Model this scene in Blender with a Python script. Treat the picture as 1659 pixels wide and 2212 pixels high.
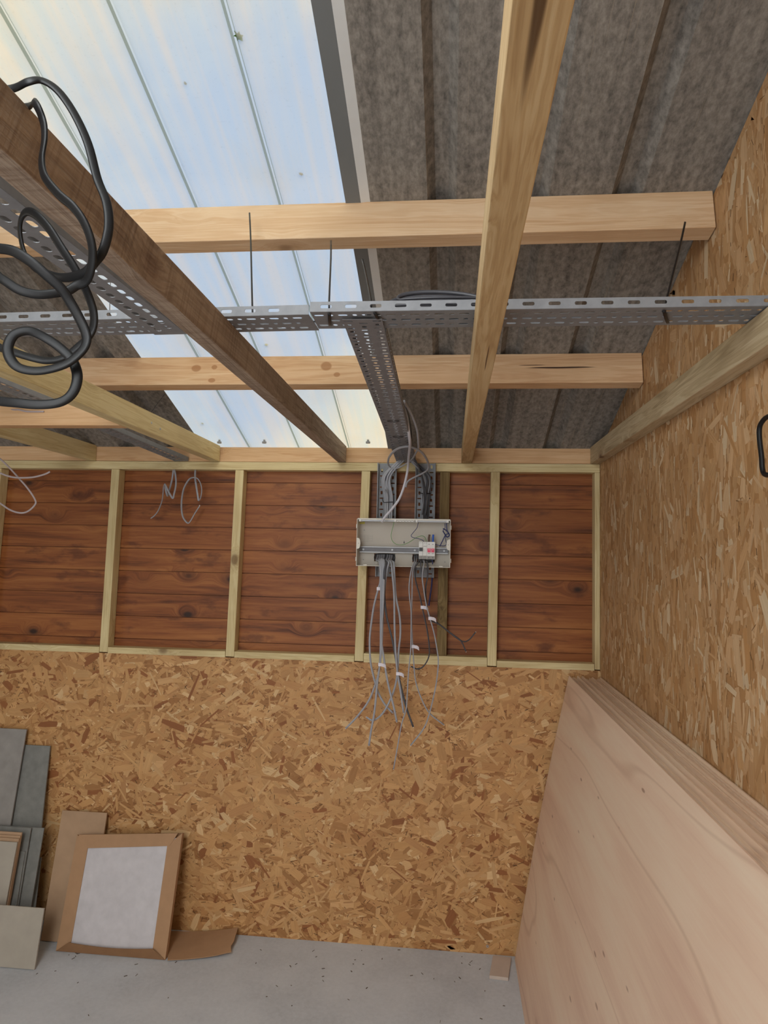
import bpy, bmesh, math, random
import numpy as np
from mathutils import Vector, Matrix
random.seed(7); rng = np.random.RandomState(7)
for o in list(bpy.data.objects): bpy.data.objects.remove(o)
S = bpy.context.scene; COL = S.collection
# ------------------------------------------------------------------ camera
CAM = (-0.65515909, -3.06414764, 1.69987681)
YAW, PIT, ROL = [math.radians(a) for a in (5.72026836, 3.76595343, 1.16204941)]
FPX = 1460.701; PW, PH = 1659.0, 2212.0
_f = Vector((-math.sin(YAW)*math.cos(PIT), math.cos(YAW)*math.cos(PIT), math.sin(PIT)))
_r = Vector((math.cos(YAW), math.sin(YAW), 0)); _u = _r.cross(_f)
CR = _r*math.cos(ROL)+_u*math.sin(ROL); CU_ = _u*math.cos(ROL)-_r*math.sin(ROL)
cd = bpy.data.cameras.new('camera'); cam = bpy.data.objects.new('camera', cd); COL.objects.link(cam)
cd.sensor_fit = 'HORIZONTAL'; cd.sensor_width = 36; cd.lens = FPX*36/PW; cd.clip_start = .02
M = Matrix((( CR.x, CU_.x, -_f.x, CAM[0]), (CR.y, CU_.y, -_f.y, CAM[1]), (CR.z, CU_.z, -_f.z, CAM[2]), (0,0,0,1)))
cam.matrix_world = M; S.camera = cam
S.view_settings.view_transform = 'Standard'; S.view_settings.look = 'None'
S.view_settings.exposure = 0.0; S.view_settings.gamma = 1; S.view_settings.use_curve_mapping = False
def at(px, py, ax, val):
    "the point of the plane (axis ax = val) seen at a photo pixel"
    d = _f + CR*((px-PW/2)/FPX) - CU_*((py-PH/2)/FPX); t = (val-CAM[ax])/d[ax]
    return Vector(CAM)+d*t
def ray(px, py): return (_f + CR*((px-PW/2)/FPX) - CU_*((py-PH/2)/FPX))
# ------------------------------------------------------------------ node helpers
class G:
    def __init__(s, tree): s.t = tree
    def n(s, typ, ins=None, **kw):
        nd = s.t.nodes.new(typ)
        for k, v in kw.items(): setattr(nd, k, v)
        for k, v in (ins or {}).items():
            sock = nd.inputs[k]
            if isinstance(v, bpy.types.NodeSocket): s.t.links.new(v, sock)
            else: sock.default_value = v
        return nd
    def m(s, op, a, b=0.0, c=0.0):
        return s.n('ShaderNodeMath', {0: a, 1: b, 2: c}, operation=op).outputs[0]
    def vm(s, op, a, b=(0,0,0)):
        return s.n('ShaderNodeVectorMath', {0: a, 1: b}, operation=op).outputs[0]
    def noise(s, vec, scale=5, detail=3, rough=.55, dist=0):
        return s.n('ShaderNodeTexNoise', {'Vector': vec, 'Scale': scale, 'Detail': detail, 'Roughness': rough, 'Distortion': dist}).outputs[0]
    def ramp(s, fac, stops, interp='LINEAR'):
        nd = s.n('ShaderNodeValToRGB', {0: fac}); cr = nd.color_ramp; cr.interpolation = interp
        while len(cr.elements) < len(stops): cr.elements.new(.5)
        for e, (p, c) in zip(cr.elements, stops):
            e.position = p; e.color = (*c, 1) if len(c) == 3 else c
        return nd.outputs[0]
    def mix(s, fac, a, b, mode='MIX'):
        nd = s.n('ShaderNodeMix', {'Factor': fac}, data_type='RGBA', blend_type=mode)
        for i, v in ((6, a), (7, b)):
            if isinstance(v, bpy.types.NodeSocket): s.t.links.new(v, nd.inputs[i])
            else: nd.inputs[i].default_value = (*v, 1) if len(v) == 3 else v
        return nd.outputs[2]
    def sm(s, v, lo, hi):
        return s.n('ShaderNodeMapRange', {0: v, 1: lo, 2: hi, 3: 0.0, 4: 1.0}, interpolation_type='SMOOTHSTEP').outputs[0]
def lin(r, g, b):
    f = lambda c: ((c/255+.055)/1.055)**2.4 if c > 10 else c/255/12.92
    return (f(r), f(g), f(b))
def newmat(name):
    m = bpy.data.materials.new(name); m.use_nodes = True; t = m.node_tree; t.nodes.clear()
    g = G(t); out = t.nodes.new('ShaderNodeOutputMaterial'); return m, g, out
def principled(g, out, col, rough=.6, metal=0.0, bump=None, bs=.3, bd=.002, spec=.5):
    b = g.n('ShaderNodeBsdfPrincipled', {'Roughness': rough, 'Metallic': metal, 'Specular IOR Level': spec})
    if isinstance(col, bpy.types.NodeSocket): g.t.links.new(col, b.inputs['Base Color'])
    else: b.inputs['Base Color'].default_value = (*col, 1)
    if bump is not None:
        bn = g.n('ShaderNodeBump', {'Height': bump, 'Strength': bs, 'Distance': bd}); g.t.links.new(bn.outputs[0], b.inputs['Normal'])
    g.t.links.new(b.outputs[0], out.inputs[0]); return b
def plain(name, col, rough=.5, metal=0.0, var=.06, scale=30, spec=.5):
    m, g, out = newmat(name)
    tc = g.n('ShaderNodeTexCoord').outputs['Object']
    nz = g.noise(tc, scale, 3)
    c = g.mix(g.m('MULTIPLY', nz, 1), tuple(x*(1-var*2) for x in col), tuple(min(1, x*(1+var*2)) for x in col))
    principled(g, out, c, rough, metal, nz, .05, .001, spec); return m
# ------------------------------------------------------------------ world and lights
w = bpy.data.worlds.new('sky'); S.world = w; w.use_nodes = True; t = w.node_tree; t.nodes.clear(); g = G(t)
dirv = g.n('ShaderNodeTexCoord').outputs['Generated']
bd_ = ray(560, 470).normalized()
wob = g.noise(dirv, 3.0, 5, .6)
dot = g.n('ShaderNodeVectorMath', {0: dirv, 1: bd_[:]}, operation='DOT_PRODUCT').outputs['Value']
blue = g.sm(g.m('ADD', dot, g.m('MULTIPLY', g.m('SUBTRACT', wob, .5), .10)), .945, .99)
cloud = g.ramp(g.noise(dirv, 6.0, 6, .65), [(.3, lin(232, 228, 226)), (.5, lin(250, 238, 214)), (.7, lin(255, 240, 200))])
skyc = g.mix(g.m('MULTIPLY', blue, .95), cloud, lin(134, 176, 236))
z = g.n('ShaderNodeSeparateXYZ', {0: dirv}).outputs[2]
skyc = g.mix(g.sm(z, -.05, .06), lin(184, 184, 172), skyc)
bg = g.n('ShaderNodeBackground', {'Color': skyc, 'Strength': 1.05}); wo = g.n('ShaderNodeOutputWorld'); t.links.new(bg.outputs[0], wo.inputs[0])
def area(name, loc, target, sx, sy, power, col):
    l = bpy.data.lights.new(name, 'AREA'); l.shape = 'RECTANGLE'; l.size = sx; l.size_y = sy; l.energy = power; l.color = col
    o = bpy.data.objects.new(name, l); COL.objects.link(o); o.location = loc
    o.rotation_euler = (Vector(target)-Vector(loc)).to_track_quat('-Z', 'Y').to_euler(); return o
area('fill_rear_slope', (-1.38, -3.95, 2.58), (-1.38, -3.0, .3), .86, 2.2, 66, (.95, .97, 1))  # unseen fill lamp added below the rear roof slope to light the back wall
area('fill_behind_camera', (-1.9, -5.12, 1.12), (-1.5, 0, 1.2), 2.2, 2.05, 27, (.95, .975, 1))  # unseen fill lamp added behind the camera, at an invented door opening
area('fill_left_wall', (-4.15, -2.6, 1.5), (0, -1.2, 1.2), 1.2, 1.0, 9, (1, .98, .95))  # fill lamp added beside the left wall, where no window is built
# ------------------------------------------------------------------ object helpers
def obj(name, me, mat=None, parent=None, bevel=0, solid=0, smooth=False, loc=None):
    o = bpy.data.objects.new(name, me); COL.objects.link(o)
    if mat: me.materials.append(mat)
    if parent: o.parent = parent
    if loc is not None: o.location = loc
    if solid: md = o.modifiers.new('thickness', 'SOLIDIFY'); md.thickness = abs(solid); md.offset = 1 if solid > 0 else -1
    if bevel: md = o.modifiers.new('bevel', 'BEVEL'); md.width = bevel; md.segments = 2; md.limit_method = 'ANGLE'
    if smooth:
        for p in me.polygons: p.use_smooth = True
    return o
def mesh(name, v, f):
    me = bpy.data.meshes.new(name); me.from_pydata([tuple(x) for x in v], [], f); me.update(); return me
def tag(o, label, cat, group=None, kind=None):
    o['label'] = label; o['category'] = cat
    if group: o['group'] = group
    if kind: o['kind'] = kind
    return o
def struct(o): o['kind'] = 'structure'; return o
def empty(name, loc):
    o = bpy.data.objects.new(name, None); o.empty_display_size = .05; COL.objects.link(o); o.location = loc; return o
BF = [(0,3,2,1),(4,5,6,7),(0,1,5,4),(1,2,6,5),(2,3,7,6),(3,0,4,7)]
def boxv(x0,x1,y0,y1,z0,z1): return [(x0,y0,z0),(x1,y0,z0),(x1,y1,z0),(x0,y1,z0),(x0,y0,z1),(x1,y0,z1),(x1,y1,z1),(x0,y1,z1)]
class MB:
    def __init__(s): s.v = []; s.f = []
    def add(s, v, f): k = len(s.v); s.v += [tuple(a) for a in v]; s.f += [tuple(i+k for i in q) for q in f]; return s
    def box(s, *a): return s.add(boxv(*a), BF)
    def cyl(s, c, r, h, ax=1, n=16):
        "cylinder from c along +axis for h"
        o = [i for i in range(3) if i != ax]; v = []
        for k in (0, 1):
            for i in range(n):
                p = list(c); p[ax] += k*h; a = 2*math.pi*i/n; p[o[0]] += r*math.cos(a); p[o[1]] += r*math.sin(a); v.append(p)
        f = [(i, (i+1) % n, n+(i+1) % n, n+i) for i in range(n)]+[tuple(range(n)), tuple(range(n, 2*n))]
        return s.add(v, f)
    def obj(s, name, mat, parent=None, fix=True, **k):
        me = mesh(name, s.v, s.f)
        if fix:
            bm = bmesh.new(); bm.from_mesh(me); bmesh.ops.recalc_face_normals(bm, faces=bm.faces); bm.to_mesh(me); bm.free()
        if parent is not None and parent.type == 'EMPTY':
            me.transform(Matrix.Translation(-parent.location))
        elif parent is not None:
            pass
        return obj(name, me, mat, parent, **k)
def smoothpath(P, sub=6):
    P = [Vector(p) for p in P]; out = []
    Q = [P[0]*2-P[1]]+P+[P[-1]*2-P[-2]]
    for i in range(1, len(Q)-2):
        a, b, c, d = Q[i-1:i+3]
        for k in range(sub):
            t = k/sub
            out.append(.5*((2*b)+(c-a)*t+(2*a-5*b+4*c-d)*t*t+(3*b-3*c+d-a)*t**3))
    out.append(P[-1]); return out
def sweepmesh(name, P, a, b, n=10, sub=6, twist=0.0, up=(0, 1, 0)):
    P = smoothpath(P, sub); v = []; f = []
    T = [(P[min(i+1, len(P)-1)]-P[max(i-1, 0)]).normalized() for i in range(len(P))]
    N = Vector(up); N = (N-T[0]*N.dot(T[0])).normalized() if abs(N.normalized().dot(T[0])) < .98 else T[0].orthogonal().normalized()
    for i, p in enumerate(P):
        N = N-T[i]*N.dot(T[i]); N.normalize(); B = T[i].cross(N); tw = twist*i/len(P)
        N2 = N*math.cos(tw)+B*math.sin(tw); B2 = B*math.cos(tw)-N*math.sin(tw)
        for k in range(n):
            an = 2*math.pi*k/n; ca, sa = math.cos(an), math.sin(an)
            ca = math.copysign(abs(ca)**.75, ca); sa = math.copysign(abs(sa)**.75, sa)
            v.append(p+B2*(a*ca)+N2*(b*sa))
    for i in range(len(P)-1):
        for k in range(n): f.append((i*n+k, i*n+(k+1) % n, (i+1)*n+(k+1) % n, (i+1)*n+k))
    f.append(tuple(range(n))[::-1]); f.append(tuple(range((len(P)-1)*n, len(P)*n)))
    return mesh(name, v, f), P
def cable(name, P, a, b, mat, label=None, cat='cable', group=None, parent=None, **k):
    me, pts = sweepmesh(name, P, a, b, **k)
    if parent is not None and parent.type == 'EMPTY': me.transform(Matrix.Translation(-parent.location))
    o = obj(name, me, mat, parent, smooth=True)
    if label: tag(o, label, cat, group)
    return o
# ------------------------------------------------------------------ materials
def wood(name, cols, knot=lin(110, 62, 35), kn=1.0, bump=.35, gs=1.0, marks=(), rough=.62, kscale=4.2, saw=0.0):
    "timber with the grain along local X"
    m, g, out = newmat(name)
    tc = g.n('ShaderNodeTexCoord').outputs['Object']
    rnd = g.n('ShaderNodeObjectInfo').outputs['Random']
    off = g.n('ShaderNodeCombineXYZ', {0: g.m('MULTIPLY', rnd, 37.0), 1: g.m('MULTIPLY', rnd, 11.0), 2: g.m('MULTIPLY', rnd, 23.0)}).outputs[0]
    p = g.vm('ADD', tc, off)
    vor = g.n('ShaderNodeTexVoronoi', {'Vector': g.vm('MULTIPLY', p, (.72, 1, 1)), 'Scale': kscale, 'Randomness': 1.0})
    d = vor.outputs['Distance']
    near = g.m('SUBTRACT', 1.0, g.sm(d, .0, .30))
    warp = g.vm('ADD', p, g.n('ShaderNodeCombineXYZ', {0: 0.0, 1: g.m('MULTIPLY', near, .05*kn), 2: g.m('MULTIPLY', near, .05*kn)}).outputs[0])
    g1 = g.noise(g.vm('MULTIPLY', warp, (.9*gs, 16*gs, 16*gs)), 1.5, 4, .6, .6)
    rings = g.m('ADD', g.m('MULTIPLY', g.m('SINE', g.m('MULTIPLY', g1, 46)), .5), .5)
    fine = g.noise(g.vm('MULTIPLY', warp, (6, 220, 220)), 1.0, 3, .6)
    fac = g.m('ADD', g.m('MULTIPLY', g1, .6), g.m('ADD', g.m('MULTIPLY', rings, .16), g.m('MULTIPLY', fine, .26)))
    c = g.ramp(fac, [(.30, cols[0]), (.5, cols[1]), (.72, cols[2])])
    big = g.noise(p, 2.3, 3)
    c = g.mix(g.sm(big, .35, .75), c, g.mix(1.0, c, (.80, .76, .72), 'MULTIPLY'))
    kr = g.m('SUBTRACT', 1.0, g.sm(d, .045, .10))
    kh = g.m('SUBTRACT', 1.0, g.sm(d, .07, .22))
    c = g.mix(g.m('MULTIPLY', kh, .35*kn), c, knot)
    c = g.mix(g.m('MULTIPLY', kr, .85*kn), c, tuple(x*.55 for x in knot))
    sx = g.n('ShaderNodeSeparateXYZ', {0: tc})
    for (cx, rx, ax, cy, ry, col, st) in marks:
        u = g.m('DIVIDE', g.m('SUBTRACT', sx.outputs[0], cx), rx)
        wv = g.m('ADD', sx.outputs[ax], g.m('MULTIPLY', g.m('SUBTRACT', g.noise(tc, 3.5, 2), .5), ry*1.6))
        v_ = g.m('DIVIDE', g.m('SUBTRACT', wv, cy), ry)
        r2 = g.m('ADD', g.m('MULTIPLY', u, u), g.m('MULTIPLY', v_, v_))
        c = g.mix(g.m('MULTIPLY', g.m('SUBTRACT', 1.0, g.sm(r2, .5, 1.1)), st), c, col)
    h = g.m('ADD', g.m('MULTIPLY', fine, .6), g.m('MULTIPLY', rings, .3))
    if saw:
        sv = g.noise(g.vm('MULTIPLY', g.vm('ADD', p, g.n('ShaderNodeCombineXYZ', {0: g.m('MULTIPLY', sx.outputs[2], .35)}).outputs[0]), (150, 6, 6)), 1, 3)
        h = g.m('ADD', h, g.m('MULTIPLY', g.m('MULTIPLY', sv, g.noise(p, 5, 2)), saw))
        c = g.mix(g.m('MULTIPLY', g.sm(sv, .45, .7), .45), c, g.mix(1.0, c, (.5, .42, .38), 'MULTIPLY'))
    principled(g, out, c, rough, 0, h, bump, .003, .3); return m
W_PUR = wood('planed_pine', (lin(208, 168, 128), lin(222, 188, 150), lin(232, 204, 170)), kn=.5, bump=.2)
KN = lambda x, z, rx, rz, st=.7: (x, rx, 2, z, rz, lin(158, 108, 66), st)
W_PUR2 = wood('planed_pine_split', (lin(204, 160, 120), lin(220, 182, 142), lin(232, 202, 164)), kn=1, bump=.2, kscale=3.4,
              marks=(KN(2.636, .010, .020, .016), KN(2.705, .013, .012, .010), KN(2.70, -.040, .015, .010), KN(3.124, .014, .022, .018), KN(3.165, -.018, .013, .010), (3.96, .125, 2, .002, .0034, lin(46, 24, 14), .95), (3.86, .05, 2, .012, .002, lin(70, 40, 22), .8)))
W_BEAM = wood('orange_pine', (lin(206, 160, 116), lin(222, 182, 138), lin(232, 196, 154)), kn=.8, bump=.2)
W_CLS = wood('pale_green_treated_pine', (lin(198, 176, 128), lin(218, 200, 152), lin(230, 216, 172)), knot=lin(130, 90, 55), kn=.75, bump=.25)
W_ROUGH = wood('rough_sawn_pine', (lin(132, 114, 100), lin(160, 142, 126), lin(186, 168, 150)), kn=.4, bump=.9, saw=1.6, rough=.8)
W_J5 = wood('stained_pine_joist', (lin(170, 138, 96), lin(196, 166, 122), lin(214, 190, 148)), kn=1, bump=.3, knot=lin(92, 56, 28),
            marks=((2.74, .31, 1, -.003, .0075, lin(70, 44, 26), .85), (1.62, .10, 1, .006, .0016, lin(80, 50, 30), .85)))
W_OLD = wood('weathered_old_timber', (lin(96, 78, 50), lin(126, 106, 70), lin(150, 128, 90)), knot=lin(50, 40, 28), kn=1, bump=.5, rough=.8)
W_TIE = wood('grey_pine_tie', (lin(160, 140, 108), lin(190, 170, 136), lin(210, 194, 162)), kn=.9, bump=.3)
m, g, out = newmat('stained_weatherboard')
tc = g.n('ShaderNodeTexCoord').outputs['Object']; sp = g.n('ShaderNodeSeparateXYZ', {0: tc})
bi = g.m('FLOOR', g.m('DIVIDE', g.m('SUBTRACT', sp.outputs[2], 1.177), .1075)); wn = g.n('ShaderNodeTexWhiteNoise', {'W': bi}, noise_dimensions='1D').outputs['Value']
p = g.vm('ADD', tc, g.n('ShaderNodeCombineXYZ', {0: g.m('MULTIPLY', wn, 31.0), 1: 0.0, 2: g.m('MULTIPLY', wn, 7.0)}).outputs[0])
vor = g.n('ShaderNodeTexVoronoi', {'Vector': g.vm('MULTIPLY', p, (.8, 1, 1.3)), 'Scale': 4.6}); d = vor.outputs['Distance']
near = g.m('SUBTRACT', 1.0, g.sm(d, 0, .35))
wp = g.vm('ADD', p, g.n('ShaderNodeCombineXYZ', {2: g.m('MULTIPLY', near, .09)}).outputs[0])
g1 = g.noise(g.vm('MULTIPLY', wp, (1.0, 10, 15)), 1.6, 5, .65, .5); fine = g.noise(g.vm('MULTIPLY', wp, (5, 100, 170)), 1, 3)
c = g.ramp(g.m('ADD', g.m('MULTIPLY', g1, .8), g.m('MULTIPLY', fine, .22)), [(.32, lin(98, 54, 26)), (.47, lin(164, 102, 54)), (.64, lin(196, 134, 78)), (.85, lin(212, 156, 100))])
c = g.mix(g.m('MULTIPLY', g.m('SUBTRACT', wn, .3), .45), c, g.mix(1.0, c, (.62, .52, .46), 'MULTIPLY'))
sm_ = g.noise(g.vm('MULTIPLY', p, (2.2, 3, 5)), 2.2, 4, .6)
c = g.mix(g.m('MULTIPLY', g.sm(sm_, .56, .70), .6), c, lin(96, 48, 24))
c = g.mix(g.m('MULTIPLY', g.m('SUBTRACT', 1.0, g.sm(d, .10, .26)), .5), c, lin(86, 42, 20))
c = g.mix(g.m('MULTIPLY', g.m('SUBTRACT', 1.0, g.sm(d, .05, .12)), .9), c, lin(38, 20, 12))
c = g.mix(1.0, c, (.70, .60, .50), 'MULTIPLY')
principled(g, out, c, .5, 0, fine, .15, .002, .4); CLAD = m
def osbmat(name, tint=(1, 1, 1)):
    m, g, out = newmat(name)
    col = g.n('ShaderNodeAttribute', attribute_name='flake').outputs['Color']
    uv = g.n('ShaderNodeTexCoord').outputs['UV']; ob = g.n('ShaderNodeTexCoord').outputs['Object']
    gr = g.noise(g.vm('MULTIPLY', uv, (9, 260, 1)), 1, 4, .6)
    c = g.mix(g.m('MULTIPLY', g.sm(gr, .3, .75), .42), col, g.mix(1.0, col, (.62, .54, .46), 'MULTIPLY'))
    bl = g.noise(ob, 5, 4, .6)
    c = g.mix(g.m('MULTIPLY', g.sm(bl, .45, .8), .4), c, g.mix(1.0, c, (.78, .68, .58), 'MULTIPLY'))
    c = g.mix(1.0, c, tint, 'MULTIPLY')
    principled(g, out, c, .55, 0, gr, .25, .001, .35); return m
OSB_B = osbmat('oriented_strand_board'); OSB_R = osbmat('pale_oriented_strand_board')
m, g, out = newmat('fleece_backed_steel')
tc = g.n('ShaderNodeTexCoord').outputs['Object']
a = g.noise(g.vm('MULTIPLY', tc, (1, .55, .55)), 75, 4, .7); b = g.noise(g.vm('MULTIPLY', tc, (22, .8, .8)), 1.5, 3)
c = g.ramp(g.m('ADD', g.m('MULTIPLY', a, .65), g.m('MULTIPLY', b, .35)), [(.32, lin(96, 92, 88)), (.5, lin(138, 133, 127)), (.7, lin(172, 166, 158))])
st = g.noise(g.vm('MULTIPLY', tc, (150, 1.5, 1.5)), 1, 2)
c = g.mix(g.m('MULTIPLY', g.sm(st, .66, .72), .35), c, lin(176, 160, 140))
principled(g, out, c, .9, 0, a, .3, .001, .1); FLEECE = m
ZINC = plain('galvanised_steel', lin(140, 142, 146), .62, .25, .12, 40, .3)
ZINC_D = plain('dull_galvanised_steel', lin(134, 134, 138), .6, .25, .1, 30, .3)
FLASH = plain('grey_roof_sheet_edge', lin(122, 126, 128), .6, .1, .05, 8)
FLASH_L = plain('pale_sheet_fold', lin(228, 232, 234), .6, .1, .05, 8)
m, g, out = newmat('translucent_rooflight')
tc = g.n('ShaderNodeTexCoord').outputs['Object']
s1 = g.noise(g.vm('MULTIPLY', tc, (24, .55, .55)), 1.3, 4, .6); s2 = g.noise(g.vm('MULTIPLY', tc, (1.5, 1.2, 1.2)), 2.2, 4); fz = g.noise(tc, 130, 3, .7)
tint = g.mix(g.sm(s1, .4, .68), (.91, .97, 1.0), (1.0, .985, .95))
tint = g.mix(g.m('MULTIPLY', g.sm(s2, .5, .75), .5), tint, (.97, .93, .84))
tint = g.mix(g.m('MULTIPLY', g.sm(fz, .58, .75), .22), tint, (.62, .62, .60))
tr = g.n('ShaderNodeBsdfTransparent', {'Color': tint}); tl = g.n('ShaderNodeBsdfTranslucent', {'Color': tint}); gl = g.n('ShaderNodeBsdfGlossy', {'Color': (.9, .95, 1, 1), 'Roughness': .25})
mx = g.n('ShaderNodeMixShader', {0: .30}); g.t.links.new(tr.outputs[0], mx.inputs[1]); g.t.links.new(tl.outputs[0], mx.inputs[2])
mx2 = g.n('ShaderNodeMixShader', {0: .05}); g.t.links.new(mx.outputs[0], mx2.inputs[1]); g.t.links.new(gl.outputs[0], mx2.inputs[2]); g.t.links.new(mx2.outputs[0], out.inputs[0]); GRP = m
m, g, out = newmat('translucent_rooflight_fold')
tr = g.n('ShaderNodeBsdfTransparent', {'Color': (.60, .66, .64, 1)}); tl = g.n('ShaderNodeBsdfTranslucent', {'Color': (.72, .76, .72, 1)})
mx = g.n('ShaderNodeMixShader', {0: .4}); g.t.links.new(tr.outputs[0], mx.inputs[1]); g.t.links.new(tl.outputs[0], mx.inputs[2]); g.t.links.new(mx.outputs[0], out.inputs[0]); GRP2 = m
m, g, out = newmat('bare_concrete')
tc = g.n('ShaderNodeTexCoord').outputs['Object']
a = g.noise(tc, 2.2, 5, .6); b = g.noise(tc, 60, 4, .7); sc = g.noise(tc, 14, 4, .7)
c = g.ramp(g.m('ADD', g.m('MULTIPLY', a, .7), g.m('MULTIPLY', b, .3)), [(.3, lin(176, 180, 186)), (.5, lin(198, 202, 208)), (.7, lin(212, 216, 222))])
c = g.mix(g.m('MULTIPLY', g.sm(sc, .66, .74), .3), c, lin(214, 216, 220))
principled(g, out, c, .8, 0, b, .2, .001, .25); CONC = m
def plymat(name, c0, c1, c2):
    m, g, out = newmat(name)
    tc = g.n('ShaderNodeTexCoord').outputs['Object']
    w1 = g.noise(g.vm('MULTIPLY', tc, (1, .30, 2.4)), 1.1, 2, .4, .3)
    ring = g.m('ADD', .5, g.m('MULTIPLY', g.m('SINE', g.m('MULTIPLY', w1, 34)), .5))
    gr = g.noise(g.vm('MULTIPLY', tc, (40, 3.0, 40)), 1, 4, .6, .3)
    fb = g.noise(g.vm('MULTIPLY', tc, (200, 8, 260)), 1, 3)
    f = g.m('ADD', g.m('MULTIPLY', g.noise(g.vm('MULTIPLY', tc, (1, .42, 3.4)), 1.7, 3, .5, .5), .62), g.m('ADD', g.m('MULTIPLY', gr, .24), g.m('ADD', g.m('MULTIPLY', ring, .06), g.m('MULTIPLY', fb, .08))))
    c = g.ramp(f, [(.34, c0), (.5, c1), (.66, c2)])
    line = g.m('SUBTRACT', 1.0, g.sm(g.m('ABSOLUTE', g.m('SUBTRACT', w1, .47)), .0, .008))
    c = g.mix(g.m('MULTIPLY', line, .24), c, lin(158, 112, 82))
    vr = g.n('ShaderNodeTexVoronoi', {'Vector': g.vm('MULTIPLY', tc, (1, .45, 1.6)), 'Scale': 8.5}); d = vr.outputs['Distance']
    c = g.mix(g.m('MULTIPLY', g.m('SUBTRACT', 1.0, g.sm(d, .035, .075)), .6), c, lin(120, 78, 56))
    principled(g, out, c, .55, 0, fb, .08, .001, .35); return m
PLY = plymat('pink_plywood_face', lin(214, 178, 156), lin(228, 198, 174), lin(234, 212, 188))
PLYE = plymat('plywood_edge', lin(216, 184, 156), lin(232, 204, 178), lin(240, 220, 196))
GREY_BD = plain('grey_cement_board', lin(148, 144, 140), .8, 0, .12, 18, .2)
GREY_B2 = plain('blue_grey_cement_board', lin(128, 128, 124), .8, 0, .14, 26, .2)
TILE = plain('pale_grey_tile', lin(168, 160, 148), .6, 0, .07, 14, .3)
PINKBD = plain('dusty_pink_brown_board', lin(176, 146, 118), .8, 0, .12, 9, .2)
CARD = plain('brown_cardboard', lin(174, 138, 106), .85, 0, .05, 25, .15)
CARD_D = plain('brown_cardboard_inside_and_shade', lin(140, 106, 78), .9, 0, .06, 25, .1)
WHITE_PN = plain('white_translucent_wrap', lin(198, 194, 198), .45, 0, .08, 26)
CABLE_G = plain('grey_pvc_cable', lin(160, 162, 170), .4, 0, .04, 9)
CABLE_D = plain('dark_grey_pvc_cable', lin(74, 74, 80), .38, 0, .04, 9)
CABLE_B = plain('black_flat_cable', lin(20, 20, 22), .45, 0, .03, 9, .3)
CABLE_W = plain('pale_pvc_cable', lin(206, 206, 216), .35, 0, .03, 9)
CABLE_P = plain('pinkish_grey_cable', lin(170, 156, 156), .45, 0, .03, 9)
BLACK = plain('black_nylon', lin(22, 22, 26), .4, 0, .02)
RUB = plain('black_rubber', lin(26, 26, 28), .7, 0, .02)
CUW = plain('white_enamel', lin(222, 218, 208), .42, 0, .02, 8)
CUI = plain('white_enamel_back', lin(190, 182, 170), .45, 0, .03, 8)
PLW = plain('white_plastic', lin(228, 228, 226), .4, 0, .02)
PLG = plain('grey_plastic', lin(150, 146, 142), .5, 0, .03)
REDP = plain('pink_red_plastic', lin(226, 46, 92), .4, 0, .02)
BLUEP = plain('blue_insulation', lin(28, 88, 190), .4, 0, .02)
NAVY = plain('navy_insulation', lin(30, 36, 96), .45, 0, .02)
BROWNP = plain('brown_insulation', lin(86, 54, 38), .4, 0, .02)
GREENP = plain('green_yellow_insulation', lin(90, 150, 70), .45, 0, .02)
YELP = plain('yellow_insulation', lin(206, 196, 80), .45, 0, .02)
COPPER = plain('bare_copper', lin(200, 130, 84), .35, .8, .02)
STEEL = plain('bright_steel', lin(176, 178, 182), .5, .5, .03)
PAPER = plain('white_paper_tape', lin(226, 222, 232), .6, 0, .02)
LEAF = plain('green_leaf', lin(88, 130, 50), .6, 0, .1); LEAFB = plain('brown_leaf', lin(90, 60, 40), .7, 0, .1)
CHIP = plain('wood_chip', lin(92, 78, 66), .8, 0, .2)
BLOCKM = plain('render_finish', lin(150, 132, 108), .8, 0, .05)
# ------------------------------------------------------------------ structure
SL = .341; RZ = 2.2; RIDGE = -2.6; YB = -5.2; XL = -4.25
NY = SL/math.hypot(1, SL); NZ = 1/math.hypot(1, SL)     # roof normal (0, NY, NZ) on the slope in view
def roofz(y): return RZ-SL*y if y > RIDGE else RZ-SL*RIDGE-SL*(RIDGE-y)
struct(MB().box(XL-.3, .3, YB-.3, .3, -.1, 0).obj('floor', CONC))
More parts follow.
